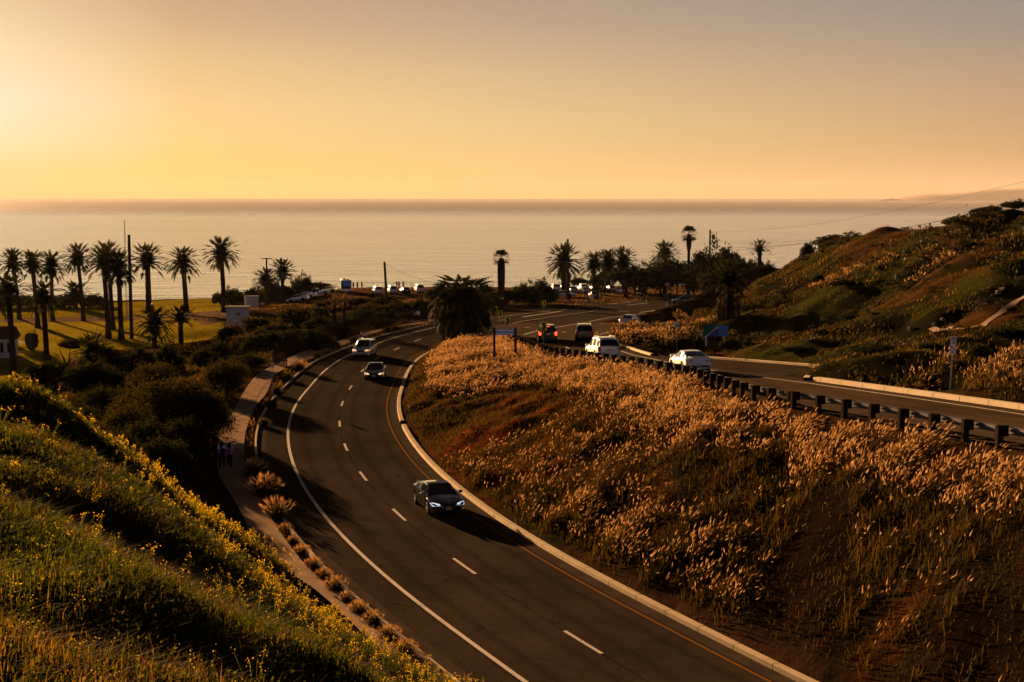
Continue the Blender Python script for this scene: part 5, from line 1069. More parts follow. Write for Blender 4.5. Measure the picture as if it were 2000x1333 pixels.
        xm_ = xw[1] - .22; zb_ = lerp_tab(c['belt'], xm_); q = MB(); q.box((xm_, s_ * (Wd + .085), zb_ + .11), (.12, .20, .135), taper=.85); q.box((xm_, s_ * (Wd - .02), zb_ + .05), (.05, .1, .04)); q.build('mirror', M[paint], root)
        if detail:
            for hx in ([-.05, -1.0] if kind != 'coupe' else [-.1]): MB().box((hx, s_ * (Wd * .995), lerp_tab(c['belt'], hx) - .10), (.2, .03, .028)).build('door_handle', M['chrome'] if paint != 'black_paint' else M['trim'], root)
            for hx in ([.55, -.42, -1.35] if kind != 'coupe' else [.55, -.85]): MB().box((hx, s_ * (Wd + .0005), .62), (.012, .004, .52)).build('door_seam', M['trim'], root)
    q = MB(); q.poly([(L2 + .006, -Wd * .40, zf - .06), (L2 + .006, Wd * .40, zf - .06), (L2 + .012, Wd * .30, zf - .22), (L2 + .012, -Wd * .30, zf - .22)]); q.build('grille', M['trim'], root)
    q = MB(); q.tube([(L2 + .012, -Wd * .42, zf - .10), (L2 + .02, -Wd * .3, zf - .22), (L2 + .025, 0, zf - .25), (L2 + .02, Wd * .3, zf - .22), (L2 + .012, Wd * .42, zf - .10)], .013, 6); q.build('grille_trim', M['chrome'], root)
    q = MB(); q.box((L2 + .004, 0, .36), (.02, Wd * 1.3, .14)); q.build('lower_intake', M['trim'], root)
    for x_, z_ in ((L2 + .02, .46 if kind in ('sedan', 'coupe') else .5), (-L2 - .012, .50 if kind == 'coupe' else (.78 if kind == 'sedan' else .86))):
        q = MB(); q.box((x_, 0, z_), (.012, .30, .15)); po = q.build('number_plate', M['plate'], root)
        if plate_txt: text_obj('plate_characters', plate_txt, .10, M['plate_ink'], po, (x_ + (.008 if x_ > 0 else -.008), 0, z_), (R(90), 0, R(90 if x_ > 0 else -90)))
    q = MB(); q.box((-L2 - .004, 0, .42), (.02, Wd * 1.5, .12)); q.build('rear_bumper_insert', M['trim'], root)
    if kind in ('suv', 'van'):
        for s_ in (1, -1): q = MB(); q.tube([(-1.75, s_ * .62, zmax - .03), (-1.6, s_ * .62, zmax + .05), (.1, s_ * .64, zmax + .06), (.3, s_ * .63, zmax - .01)], .02, 6); q.build('roof_rail', M['chrome'] if paint != 'black_paint' else M['trim'], root)
        if brake: q = MB(); q.box((rf[1][0] - .06, 0, rf[1][1] + .01), (.06, .34, .05)); q.build('high_brake_light', M['tail_lit'], root)
    if kind == 'coupe': q = MB(); q.box((-L2 + .12, 0, 1.045), (.16, Wd * 1.4, .025)); q.build('boot_spoiler', M[paint], root)
    if kind == 'pickup':
        q = MB(); q.box((-1.75, 0, 1.10), (1.9, Wd * 1.62, .03)); q.build('bed_floor', M['trim'], root)
    return root
def put(o, p, heading):                      # heading: direction of travel (x, y)
    hz_ = math.atan2(heading[1], heading[0]); x, y = p[0], p[1]; h = np.array(heading, float); h /= np.linalg.norm(h); zf = p[2] if len(p) > 2 else 0
    o.location = (x, y, p[2]); return o, hz_, h
def place_car(o, x, y, heading, zfun):
    x, y = float(x), float(y)
    h = np.array(heading, float); h /= np.linalg.norm(h); z1 = float(zfun(x + h[0] * 1.4, y + h[1] * 1.4)); z2 = float(zfun(x - h[0] * 1.4, y - h[1] * 1.4))
    o.location = (x, y, (z1 + z2) / 2 + .008); o.rotation_euler = (0, -math.atan2(z1 - z2, 2.8), math.atan2(h[1], h[0])); return o
def lane(offs, y, P=None):                   # point and outward tangent at lane offset (positive = left of outward travel)
    P = LC if P is None else P; j = np.argmin(np.abs(P[:, 1] - y)); t_ = P[min(j + 2, len(P) - 1)] - P[j - 2]; t_ = t_[:2] / np.linalg.norm(t_[:2]); n_ = np.array([-t_[1], t_[0]]); return P[j, :2] + n_ * offs, t_
zl = lambda x, y: zL(y) + .0; zu = lambda x, y: zU(y) + .006
q, t_ = lane(-2.3, 72.2); place_car(build_car('coupe', 'black_paint', 'black car nearest the camera, headlights on, sun glaring off its side', lit='cool', plate_txt='5RNB273'), q[0], q[1], -t_, zl)
q, t_ = lane(-1.75, 132.2); place_car(build_car('sedan', 'navy_paint', 'dark blue sedan with warm headlights, following the silver SUV round the bend', lit='warm', plate_txt='6KTC418'), q[0], q[1], -t_, zl)
q, t_ = lane(1.75, 152.0); place_car(build_car('suv', 'silver_paint', 'silver SUV in the outer lane of the lower road bend', lit='warm', plate_txt='7HMD902', cat='SUV'), q[0], q[1], -t_, zl)
place_car(build_car('suv', 'black_paint', 'black SUV with its brake lights lit behind the yellow arrow sign', brake=True, cat='SUV', plate_txt='4BWF155'), 3.5, 142.0, (-.02, 1), zu)
place_car(build_car('suv', 'black_paint', 'black boxy SUV beside the braking one, lights off', cat='SUV', plate_txt='3GJS640'), 7.35, 144.0, (.04, 1), zu)
place_car(build_car('suv', 'white_paint', 'white SUV with roof rails behind the guardrail posts', cat='SUV', plate_txt='5XPL231'), 7.1, 110.5, (-.17, 1), zu)
place_car(build_car('coupe', 'white_paint', 'white coupe nearest on the upper road, sunlit on its left side', plate_txt='6ZCA087'), 11.75, 93.3, (-.14, 1), zu)
place_car(build_car('sedan', 'silver_paint', 'silver sedan beside the golden grass far up the upper road'), 15.7, 188.5, (.36, .93), zu)
q = gp(1336, 584); place_car(build_car('suv', 'green_paint', 'dark green SUV crossing the far junction side on', cat='SUV'), at(1337, 262)[0], 262, (-1, .12), lambda x, y: zU(y) + .02)
PARK = [('sedan', 'silver_paint', 583, 302, (-1, .25), 'silver car at the near end of the slanted row'), ('sedan', 'white_paint', 598, 308, (-1, .25), 'white car second in the slanted row'), ('sedan', 'black_paint', 601, 315, (-1, .25), 'black car between the white cars of the slanted row'), ('sedan', 'navy_paint', 597, 322, (-1, .25), 'dark car behind the black one in the slanted row'), ('pickup', 'white_paint', 621, 318, (-1, -.15), 'white pickup truck in the slanted row'), ('sedan', 'silver_paint', 642, 327, (-1, .2), 'silver car at the far end of the slanted row by the brown shrubs'),
 ('van', 'white_paint', 737, 312, (-.25, 1), 'cream van right of the camper, sunlit on its left'), ('van', 'silver_paint', 766, 314, (-.25, 1), 'silver van just right of the leaning bare pole'), ('sedan', 'black_paint', 791, 314, (-.3, 1), 'small dark hatchback between two pale vans'), ('van', 'white_paint', 819, 318, (-.2, 1), 'white minivan at the cliff fence, rightmost of the middle row'),
 ('suv', 'white_paint', 1084, 322, (-.15, 1), 'white SUV parked at the hedge end under the palm'), ('van', 'green_paint', 1103, 328, (-.2, 1), 'dark van behind the broad date palm'), ('sedan', 'silver_paint', 1118, 316, (-.15, 1), 'silver car right of the car park bare pole'), ('suv', 'white_paint', 1138, 326, (-.15, 1), 'white SUV half hidden by a silver car'), ('sedan', 'silver_paint', 1141, 312, (-.2, 1), 'silver car in front of a white SUV'), ('sedan', 'green_paint', 1163, 326, (-.2, 1), 'pale green car on the grass edge'), ('sedan', 'white_paint', 1191, 324, (-.3, 1), 'white car left of the red round sign'),
 ('sedan', 'silver_paint', 1101, 296, (1, -.15), 'silver car parked side on at the hedge end'), ('sedan', 'red_paint', 1160, 290, (-.1, 1), 'red car nearest the low timber rail'), ('van', 'black_paint', 1249, 318, (-.1, 1), 'black van under the dark trees'), ('sedan', 'silver_paint', 1215, 312, (-.2, 1), 'grey car behind the flat topped tree trunk')]
protos = {}
for kd, pt, px, d, hd_, lb in PARK:
    g0 = at(px, d); key = (kd, pt)
    if key not in protos: o = protos[key] = build_car(kd, pt, detail=False)
    else: o = copy_tree(protos[key])
    place_car(o, g0[0], g0[1], hd_, lambda x, y: H(x, y) + .03); tag(o, lb, 'van' if kd == 'van' else ('pickup truck' if kd == 'pickup' else ('SUV' if kd == 'suv' else 'car')), 'cars parked above the cliff')
# camper
g0 = at(676, 322); t_ = empty('camper_van', tuple(g0), math.atan2(1, -.14)); tag(t_, 'white boxy camper with a blue picture on its back, parked facing the sea', 'camper')
mb = MB(); mb.box((0, 0, 1.75), (6.6, 2.4, 2.5)); mb.box((3.6, 0, 2.55), (1.4, 2.35, .9)); mb.box((3.9, 0, 1.2), (1.6, 2.1, 1.5)); bo = mb.build('body', M['white_paint'], t_)
md = bo.modifiers.new('bevel', 'BEVEL'); md.width = .08; md.segments = 2
q = MB(); q.box((-3.32, 0, 1.9), (.03, 2.05, 1.75)); q.build('back_panel', M['sign_black'], t_); q = MB(); q.box((-3.34, -.1, 2.1), (.02, 1.5, 1.0)); q.build('blue_picture', M['sign_blue'], t_)
q = MB(); q.box((-.8, .4, 3.12), (1.0, .7, .28)); q.box((-2.4, -.4, 3.08), (.6, .6, .18)); q.build('roof_vent', M['plate'], t_); q = MB(); q.box((-3.34, 0, .62), (.12, 2.4, .22)); q.build('bumper', M['white_paint'], t_)
for x in (-2.0, 2.9):
    for s_ in (1, -1): q = MB(); q.disc((x, s_ * 1.05, .4), .4, 'y', 16, .24); q.build('wheel', M['tyre'], t_)
q = MB(); q.box((0, 1.205, 2.2), (1.6, .02, .7)); q.build('side_window', M['glass'], t_)

# ------------------------------------------------------------------ guardrail along the upper road
root = empty('guardrail', (0, 0, 0)); tag(root, 'steel guardrail on dark timber posts along the top of the bank', 'guardrail')
gpts = [W(px, py, lambda y: zU(y) + .78)[:2] for px, py in guard_px]; line = clip_y(GD, 30, 157); sg = np.r_[0, np.cumsum(np.linalg.norm(np.diff(line, axis=0), axis=1))]
tot = sg[-1]; uy = np.interp(65, line[:, 1], sg); pos = np.r_[np.arange(0, uy, 2.3), np.arange(uy, tot, 1.95)]
for k, u in enumerate(pos):
    x, y = np.interp(u, sg, line[:, 0]), np.interp(u, sg, line[:, 1]); x2, y2 = np.interp(min(u + 1, tot), sg, line[:, 0]), np.interp(min(u + 1, tot), sg, line[:, 1]); a = math.atan2(y2 - y, x2 - x)
    z = float(zU(y)); mb = MB(); nx_, ny_ = math.sin(a), -math.cos(a); mb.box((x, y, z - .05), (.20, .22, 1.62), rz=a); po = mb.build('post', M['wood'], root)
    q = MB(); q.box((x + nx_ * .21, y + ny_ * .21, z + .56), (.18, .20, .38), rz=a); q.build('spacer_block', M['wood'], po)
sec = [(.34, .70), (.42, .66), (.36, .60), (.36, .545), (.42, .485), (.34, .44)]
P = offset(line, 0.0); A_ = [offset(line, -o_) for o_, _ in sec]; zz = zU(line[:, 1]); Vv = np.stack([np.column_stack([A_[k], zz + sec[k][1]]) for k in range(6)], 1).reshape(-1, 3); idx = np.arange(len(Vv)).reshape(-1, 6)
tmpo = mesh_np('rail', Vv, np.stack([idx[:-1, :-1], idx[1:, :-1], idx[1:, 1:], idx[:-1, 1:]], -1), 4, M['galv'], root, smooth=True)
md = tmpo.modifiers.new('thickness', 'SOLIDIFY'); md.thickness = .006

# ------------------------------------------------------------------ signs
def facing(p): return math.atan2(p[0], p[1])           # rotation that turns a sign's face (local -y) back to the road users
def post_sign(name, label, cat, p, post_h, group=None, yaw=None, pole=.035, lean=0):
    t_ = empty(name, (p[0], p[1], H(p[0], p[1]) if len(p) < 3 else p[2]), -facing(p) if yaw is None else yaw); tag(t_, label, cat, group)
    q = MB(); q.box((lean / 2, .03, post_h / 2 - .2), (pole * 1.6, pole, post_h + .4), ry=math.atan2(lean, post_h)); q.build('post', M['post_metal'], t_); return t_
def panel(t_, z, w_, h, mat, y=-.01, name='panel', x=0):
    q = MB(); q.box((x, y, z), (w_, .012, h)); return q.build(name, M[mat], t_)
CHV = [(967, 605, 45, 35, 'yellow arrow sign, leftmost and highest on its pole', 8.5, 12.5, None), (977, 613, 0, 0, 'yellow arrow sign, second from the left, on a hidden pole', 8.5, 12.5, None), (991, 627, 0, 0, 'yellow arrow sign standing behind the blue direction sign', 11, 14, None), (1062, 638, 0, 0, 'largest yellow arrow sign, in front of the braking SUV', 12.5, 17, None), (1062.5, 592.5, 0, 0, 'yellow arrow sign on the far side of the lower road', 7.5, 11, None), (1174, 577, 0, 0, 'farthest yellow arrow sign beside the car park rail', 7.5, 10, None)]
foot = [(965, 672), (975, 660), (991, 676), (1061, 699), (1062, 625), (1173, 606)]
for (px, py, _, _, lb, wp, hp2, _), (fx, fy) in zip(CHV, foot):
    d = .62 * FPX / wp * (1.0 if wp > 9 else .9)
    g0 = at(px, d); r = ray(px, py); zc_ = r[2] * d / r[1] - g0[2]; sw = wp / FPX * d; sh = hp2 / FPX * d
    t_ = post_sign('arrow_sign', lb, 'road sign', g0, max(1.5, zc_ + sh / 2), 'yellow arrow signs round the bend'); zc_ = max(1.2, zc_); pn = panel(t_, zc_, sw, sh, 'sign_yellow', -.05)
    q = MB(); a, b = sw / 2, sh / 2; th = sw * .36; y_ = -.060
    for s_ in (1, -1): q.poly([(-a * .62, y_, s_ * b * .92), (-a * .62 + th * 1.25, y_, s_ * b * .92), (a * .78, y_, 0), (a * .78 - th * 1.25, y_, 0)])
    q.build('arrow', M['sign_black'], pn).location = (0, 0, zc_)
# blue direction sign on two posts
g0 = at(986, 121); r1 = ray(986, 649); d = 121.0; sw = 37 / FPX * d; sh = 12 / FPX * d; zc_ = r1[2] * d / r1[1] - g0[2]; hpst = zc_ + sh / 2 + .12
t_ = empty('direction_sign', tuple(g0), -facing(g0)); tag(t_, 'blue direction sign with white lettering between two dark posts at the tip of the bank', 'road sign')
for s_ in (1, -1): q = MB(); q.box((s_ * (sw / 2 + .1), 0, hpst / 2 - .4), (.2, .2, hpst + .8)); q.build('post', M['wood'], t_)
pn = panel(t_, zc_, sw, sh, 'sign_blue', -.02); q = MB(); 
for zz_ in (sh / 2 - .025, -sh / 2 + .025): q.box((0, -.03, zc_ + zz_), (sw * .98, .006, .018))
q.build('border', M['sign_white'], t_)
text_obj('lettering', 'Point Vicente', .21, M['sign_white'], t_, (.12, -.032, zc_ + .12), (R(90), 0, 0), bold=.006); text_obj('lettering', 'Interpretive Center', .175, M['sign_white'], t_, (0, -.032, zc_ - .125), (R(90), 0, 0), bold=.005)
q = MB(); q.poly([(-sw * .42, -.033, zc_ + .12), (-sw * .36, -.033, zc_ + .19), (-sw * .36, -.033, zc_ + .14), (-sw * .31, -.033, zc_ + .14), (-sw * .31, -.033, zc_ + .10), (-sw * .36, -.033, zc_ + .10), (-sw * .36, -.033, zc_ + .05)]); q.build('arrow_mark', M['sign_white'], t_)
# park sign: green and blue board with a white wave, two white legs
g0 = gp(1379, 677); d = g0[1]; sc_ = d / FPX; t_ = empty('park_sign', tuple(g0), -facing(g0)); tag(t_, 'green and blue board with a white wave line on two white legs', 'sign')
zc_ = ray(1398, 646)[2] * d / ray(1398, 646)[1] - g0[2]; hh_ = 22 * sc_; ww_ = 50 * sc_; cx = 18 * sc_
for x_ in (0, 36 * sc_): q = MB(); q.box((x_, 0, zc_ / 2 - .4), (3 * sc_, .1, zc_ + .2)); q.build('leg', M['sign_white'], t_)
q = MB(); q.box((cx - 11 * sc_, -.04, zc_ + .5 * sc_), (27 * sc_, .05, hh_ + 2 * sc_)); q.build('green_board', M['sign_green'], t_)
q = MB(); q.box((cx + 14 * sc_, -.055, zc_), (22 * sc_, .05, hh_)); q.build('blue_board', M['sign_blue'], t_)
def wave(o1, o2): 
    us = np.linspace(0, 1, 12); top = [(cx + (-22 + 28 * u) * sc_ , zc_ + (-11 + 17 * (u * u * (3 - 2 * u)) + 1.5 * u) * sc_ + o1) for u in us]; bot = [(a, b + o2) for a, b in top[::-1]]; return top, bot
tp, bt = wave(0, -2.0 * sc_); q = MB(); 
for i in range(11): q.poly([(tp[i][0], -.09, tp[i][1]), (tp[i+1][0], -.09, tp[i+1][1]), (tp[i+1][0], -.09, tp[i+1][1] - 1.9 * sc_), (tp[i][0], -.09, tp[i][1] - 1.9 * sc_)])
q.build('white_wave', M['sign_white'], t_)
q = MB()
for i in range(11): q.poly([(tp[i][0], -.085, tp[i][1] - 1.0 * sc_), (tp[i+1][0], -.085, tp[i+1][1] - 1.0 * sc_), (tp[i+1][0], -.085, zc_ - hh_ / 2), (tp[i][0], -.085, zc_ - hh_ / 2)])
q.build('deep_blue_wave', M['sign_deep'], t_)
q = MB()
for k in range(4): q.box((cx - 12 * sc_, -.07, zc_ + (9 - 3.6 * k) * sc_), (20 * sc_, .006, .35 * sc_))
for k in range(3): q.box((cx + 15 * sc_, -.085, zc_ + (2.5 - 3.6 * k) * sc_), (11 * sc_, .006, .5 * sc_))
q.box((cx + 13 * sc_, -.085, zc_ + 10.2 * sc_), (22 * sc_, .006, .6 * sc_)); q.build('lettering_lines', M['sign_green'], t_)
# parking restriction sign near the right edge
g0 = gp(1855, 763); d = g0[1]; zt = ray(1859, 657)[2] * d / ray(1859, 657)[1] - g0[2]; sc_ = d / FPX
t_ = post_sign('parking_sign', 'white no parking sign with red markings on a pole at the right', 'road sign', g0, zt - .1, yaw=-facing(g0), pole=.05, lean=4 * sc_)
pn = panel(t_, zt - 9 * sc_, 11.5 * sc_, 17.5 * sc_, 'sign_white', -.05, x=4 * sc_); pn2 = panel(t_, zt - 26.5 * sc_, 12 * sc_, 17 * sc_, 'sign_white', -.05, x=3.4 * sc_)
text_obj('letter', 'P', 8 * sc_, M['sign_black'], pn, (4 * sc_, -.062, zt - 5.4 * sc_), (R(90), 0, 0), bold=.004)
q = MB(); n_ = 20; r1_, r2_ = 4.2 * sc_, 3.5 * sc_
for i in range(n_):
    a, b = 2 * math.pi * i / n_, 2 * math.pi * (i + 1) / n_; q.poly([(4 * sc_ + math.cos(a) * r1_, -.063, zt - 5.4 * sc_ + math.sin(a) * r1_), (4 * sc_ + math.cos(b) * r1_, -.063, zt - 5.4 * sc_ + math.sin(b) * r1_), (4 * sc_ + math.cos(b) * r2_, -.063, zt - 5.4 * sc_ + math.sin(b) * r2_), (4 * sc_ + math.cos(a) * r2_, -.063, zt - 5.4 * sc_ + math.sin(a) * r2_)])
q.box((4 * sc_, -.064, zt - 5.4 * sc_), (8 * sc_, .003, .8 * sc_), ry=R(45)); q.build('red_ring', M['sign_red'], pn)
text_obj('lettering', 'ANY\nTIME', 2.6 * sc_, M['sign_red'], pn, (4 * sc_, -.062, zt - 13.5 * sc_), (R(90), 0, 0), bold=.002)
q = MB(); q.box((1.2 * sc_, -.06, zt - 20.5 * sc_), (5.0 * sc_, .004, 4 * sc_)); q.build('red_block', M['sign_red'], pn2)
text_obj('lettering', 'TOW-AWAY', 2.1 * sc_, M['sign_red'], pn2, (3.4 * sc_, -.062, zt - 25.5 * sc_), (R(90), 0, 0), bold=.003); text_obj('lettering', 'NO\nSTOPPING', 1.9 * sc_, M['sign_black'], pn2, (3.4 * sc_, -.062, zt - 31 * sc_), (R(90), 0, 0), bold=.002)
def small_sign(name, label, cat, px, py, d, w_px, h_px, mat, text=None, tm='sign_black', round_=False, foot=None, group=None, shape=None):
    g0 = at(px, d); sc_ = d / FPX; zc_ = max(.9, ray(px, py)[2] * d / ray(px, py)[1] - g0[2]); t_ = post_sign(name, label, cat, g0, zc_ + h_px / 2 * sc_ * .9, group)
    if round_ or shape:
        n_ = {'octagon': 8, 'diamond': 4}.get(shape, 20); a0 = {'octagon': math.pi / 8, 'diamond': 0}.get(shape, 0); q = MB(); rr_ = w_px / 2 * sc_
        q.poly([(math.cos(a0 + 2*math.pi*i/n_) * rr_, -.05, zc_ + math.sin(a0 + 2*math.pi*i/n_) * rr_) for i in range(n_)]); q.poly([(math.cos(a0 + 2*math.pi*i/n_) * rr_, -.036, zc_ + math.sin(a0 + 2*math.pi*i/n_) * rr_) for i in range(n_)][::-1]); pn = q.build('panel', M[mat], t_)
    else: pn = panel(t_, zc_, w_px * sc_, h_px * sc_, mat, -.045)
    if text: text_obj('lettering', text[0], text[1] * sc_, M[tm], pn, (0, -.058, zc_), (R(90), 0, 0), bold=.006)
    return t_, zc_, sc_
small_sign('roadside_sign', 'small white sign on a thin dark pole right of the upper road bend', 'road sign', 1323, 635.5, 138, 8, 12, 'sign_white', ('NO\nPARKING', 2.3))
small_sign('path_sign', 'small pale sign on a pole beside the footpath fence', 'road sign', 530, 714, 118, 6.5, 10, 'sign_white', ('BIKE\nPATH', 2.2))
small_sign('stop_sign', 'red octagonal sign in front of the dark green SUV junction', 'road sign', 1303, 556, 268, 9.5, 9.5, 'sign_red', ('STOP', 3.4), 'sign_white', shape='octagon')
t_, zc_, sc_ = small_sign('entry_sign', 'round red sign with a white bar at the car park', 'road sign', 1196.5, 553, 292, 9.5, 9.5, 'sign_red', None, round_=True)
q = MB(); q.box((0, -.055, zc_), (6.5 * sc_, .006, 1.8 * sc_)); q.build('white_bar', M['sign_white'], t_); panel(t_, zc_ - 8.5 * sc_, 8 * sc_, 4.5 * sc_, 'sign_red', -.045)
small_sign('warning_sign', 'orange diamond warning sign at the junction', 'road sign', 1263, 580, 262, 9, 9, 'sign_orange', shape='diamond')
small_sign('route_sign', 'small round reddish sign at the car park entrance beside the timber rail', 'road sign', 1156, 579, 266, 7, 9, 'sign_white', ('NO', 3.2), 'sign_red')
small_sign('marker_post', 'short pale marker in the far junction', 'marker', 1302, 596, 232, 3, 7, 'sign_white')
small_sign('median_sign', 'back of a small grey sign under the big shaggy palm', 'road sign', 860, 643, 176, 4.5, 8, 'post_metal')
# cone, small bollards
p = W(724, 661, zL); t_ = empty('traffic_cone', (p[0] - 1.2, p[1], float(zP(p[1])) + .03)); tag(t_, 'red traffic cone on the kerb behind the silver SUV', 'cone'); q = MB(); q.tube([(0, 0, .03), (0, 0, .7)], [.17, .04], 12); q.build('cone', M['sign_red'], t_, smooth=True); q = MB(); q.box((0, 0, .02), (.42, .42, .04)); q.build('base', M['sign_red'], t_); q = MB(); q.tube([(0, 0, .38), (0, 0, .5)], [.115, .09], 12, cap=False); q.build('white_band', M['sign_white'], t_)
p = gp(412, 892); o = MB().tube([(0, 0, -.1), (0, 0, .85), (0, 0, .95)], [.13, .12, .05], 12).build('bollard', M['concrete'], smooth=True); o.location = tuple(p); tag(o, 'pale stub post at the left edge of the footpath beside the walkers', 'bollard')

# ------------------------------------------------------------------ poles and wires
def pole(label, px, py_t, d, r=.16, arms=(), lean=0.0, extra=None, group='bare timber poles'):
    g0 = at(px, d); h = ray(px, py_t)[2] * d / ray(px, py_t)[1] - g0[2]; t_ = empty('utility_pole', tuple(g0)); tag(t_, label, 'utility pole', group)
    q = MB(); q.tube([(0, 0, -.5), (lean / 2, 0, h / 2), (lean, 0, h)], [r * 1.15, r, r * .8], 10); q.build('shaft', M['pole_wood'], t_, smooth=True)
    for z_, w_ in arms: q = MB(); q.box((lean, -.1, h - z_), (w_, .12, .14)); a_ = q.build('crossarm', M['pole_wood'], t_); q = MB(); [q.tube([(lean + x, -.1, h - z_ + .07), (lean + x, -.1, h - z_ + .3)], .06, 8) for x in (-w_ * .42, w_ * .42)]; q.build('insulator', M['plate'], a_)
    return t_, g0, h
pole('tall bare pole without arms among the park palms', 255.5, 459, 246, r=.3)
tp2, gA, hA = pole('left pole of the pair on the cliff, short crossarm', 522, 504, 300, r=.2, arms=((.15, 2.4),)); tp3, gB, hB = pole('right pole of the pair on the cliff, with crossarm and box', 551, 504, 300, r=.2, arms=((.5, 2.6),)); q = MB(); q.tube([(.35, -.2, hB - 4.2), (.35, -.2, hB - 3.1)], .32, 12); q.build('transformer', M['galv'], tp3)
tpC, gC, hC = pole('slightly leaning bare pole left of the middle car park row', 757, 512, 236, r=.22, lean=-.45)
tpD, gD, hD = pole('bare pole in front of the broad date palm', 1108.5, 467, 286, r=.25)
tpE, gE, hE = pole('pole with transformer rising over the dark trees', 1385, 449, 272, r=.2, arms=()); 
q = MB(); q.box((.35, -.1, hE - .5), (.8, .1, .1)); q.box((.35, -.1, hE - 1.6), (.8, .1, .1)); q.build('crossarm', M['pole_wood'], tpE); q = MB(); q.tube([(.62, -.1, hE - 1.9), (.62, -.1, hE - .9)], .26, 12); q.build('transformer', M['galv'], tpE)
g0 = at(247.5, 300); hM = ray(247.5, 430)[2] * 300 / ray(247.5, 430)[1] - g0[2]; t_ = empty('radio_mast', tuple(g0)); tag(t_, 'thin lattice radio mast behind the tall bare pole', 'mast'); q = MB()
for a in range(3): q.tube([(math.cos(a * 2.1) * .16, math.sin(a * 2.1) * .16, -.3), (math.cos(a * 2.1) * .10, math.sin(a * 2.1) * .10, hM)], .028, 4)
for k in range(int(hM)): q.tube([(.16, 0, k), (-.1, .13, k + .5), (-.1, -.13, k + 1)], .015, 3)
q.build('lattice', M['galv'], t_); q = MB(); q.box((0, 0, hM * .62), (1.0, .05, .05)); q.box((0, 0, hM * .8), (.6, .05, .05)); q.build('antenna_arm', M['galv'], t_)
def wire(label, A, B, sag, r=.03, group='power lines'):
    A, B = Vector(A), Vector(B); n = 18; q = MB(); P = [A.lerp(B, k / n) - Vector((0, 0, sag * 4 * (k / n) * (1 - k / n))) for k in range(n + 1)]; q.tube(P, r, 5); o = q.build('power_line', M['wire']); tag(o, label, 'wire', group); return o
gF = at(2130, 118); hF = 3.6 - gF[2]; t_ = empty('utility_pole', tuple(gF)); tag(t_, 'hillside pole carrying the power lines past the right edge', 'utility pole', 'bare timber poles'); q = MB(); q.tube([(0, 0, -.6), (0, 0, hF)], [.19, .14], 10); q.build('shaft', M['pole_wood'], t_, smooth=True); q = MB(); q.box((0, 0, hF - .3), (2.2, .12, .12)); q.build('crossarm', M['pole_wood'], t_)
def pt(px, py, d): v = ray(px, py); return tuple(v * (d / v[1]))
wire('topmost thin power line, rising to the right over the sea', pt(1385, 452, 272), pt(2130, 322, 118), 1.6, .012)
wire('thin power line just above the thickest one', pt(1386, 470, 272), pt(2130, 364, 118), 2.0, .012)
wire('thickest power line crossing the sea above the ridge', pt(1386, 484, 272), pt(2130, 368, 118), 1.5, .018)
wire('lowest power line skimming the ridge at the right edge', pt(1386, 492, 272), pt(2130, 386, 118), .8, .012)
wire('slack wire from the leaning pole towards the hedge', pt(753.5, 517, 236), pt(872, 556, 262), .6, .022)
wire('wire between the pair of poles on the cliff', pt(518, 505, 300), pt(555, 506, 300), .25, .022)

# ------------------------------------------------------------------ fences
def fence(label, P, h, step, mat, rails, post_r=.05, cat='fence', pickets=None, thing='rail_fence', rail_r=.022):
    P = resamp(np.array([p[:2] for p in P]), max(2, int(np.linalg.norm(np.diff(np.array([p[:2] for p in P]), axis=0), axis=1).sum() / step) + 1)); t_ = empty(thing, (0, 0, 0)); tag(t_, label, cat)
    G = np.array([(x, y, H(x, y)) for x, y in P])
    for g_ in G: q = MB(); q.tube([(g_[0], g_[1], g_[2] - .2), (g_[0], g_[1], g_[2] + h)], post_r, 6); q.build('post', M[mat], t_)
    for rz in rails: q = MB(); q.tube([(g_[0], g_[1], g_[2] + rz) for g_ in G], rail_r, 4); q.build('rail', M[mat], t_)
    if pickets:
        q = MB(); Q = resamp(P, int(np.linalg.norm(np.diff(P, axis=0), axis=1).sum() / pickets)); 
        for x, y in Q: z = float(H(x, y)); q.box((x, y, z + h * .5), (.05, .05, h * .96))
        q.build('picket_panel', M[mat], t_)
    return t_
fence('low rail fence on the cliff edge beyond the park lawn', [at(232, 368), at(300, 368), at(370, 366), at(432, 362)], 1.4, 9, 'wire', (1.35, .8))
fence('rail fence along the cliff behind the middle car park row', [at(655, 344), at(760, 343), at(880, 345)], 1.4, 8, 'wire', (1.35, .75))
fence('rail fence along the cliff left of the broad date palm', [at(900, 350), at(1000, 352), at(1090, 352)], 1.5, 8, 'wire', (1.4, .8))
fence('rail fence where people stand looking at the sea', [at(1092, 352), at(1160, 352), at(1250, 352)], 1.5, 4.5, 'wire', (1.4, .8), post_r=.07)
pf = offset(PLn, 1.2); sel = pf[(pf[:, 1] > 152) & (pf[:, 1] < 212)]; fence('dark picket fence beside the footpath left of the big shaggy palm', list(sel[::3]), 1.9, 3, 'wood', (1.7, .3), pickets=.22, thing='picket_fence')
sel = pf[(pf[:, 1] > 108) & (pf[:, 1] < 150)]; fence('wire fence along the near footpath in front of the shrubs', list(sel[::3]), 1.7, 3.5, 'galv', (1.65, 1.1, .5), post_r=.035, thing='wire_fence', rail_r=.012)
t_ = fence('low timber rail at the mouth of the car park', [at(1113, 272), at(1130, 270), at(1150, 268)], .85, 3.2, 'wood', (.8,), post_r=.13, thing='timber_rail', rail_r=.13)
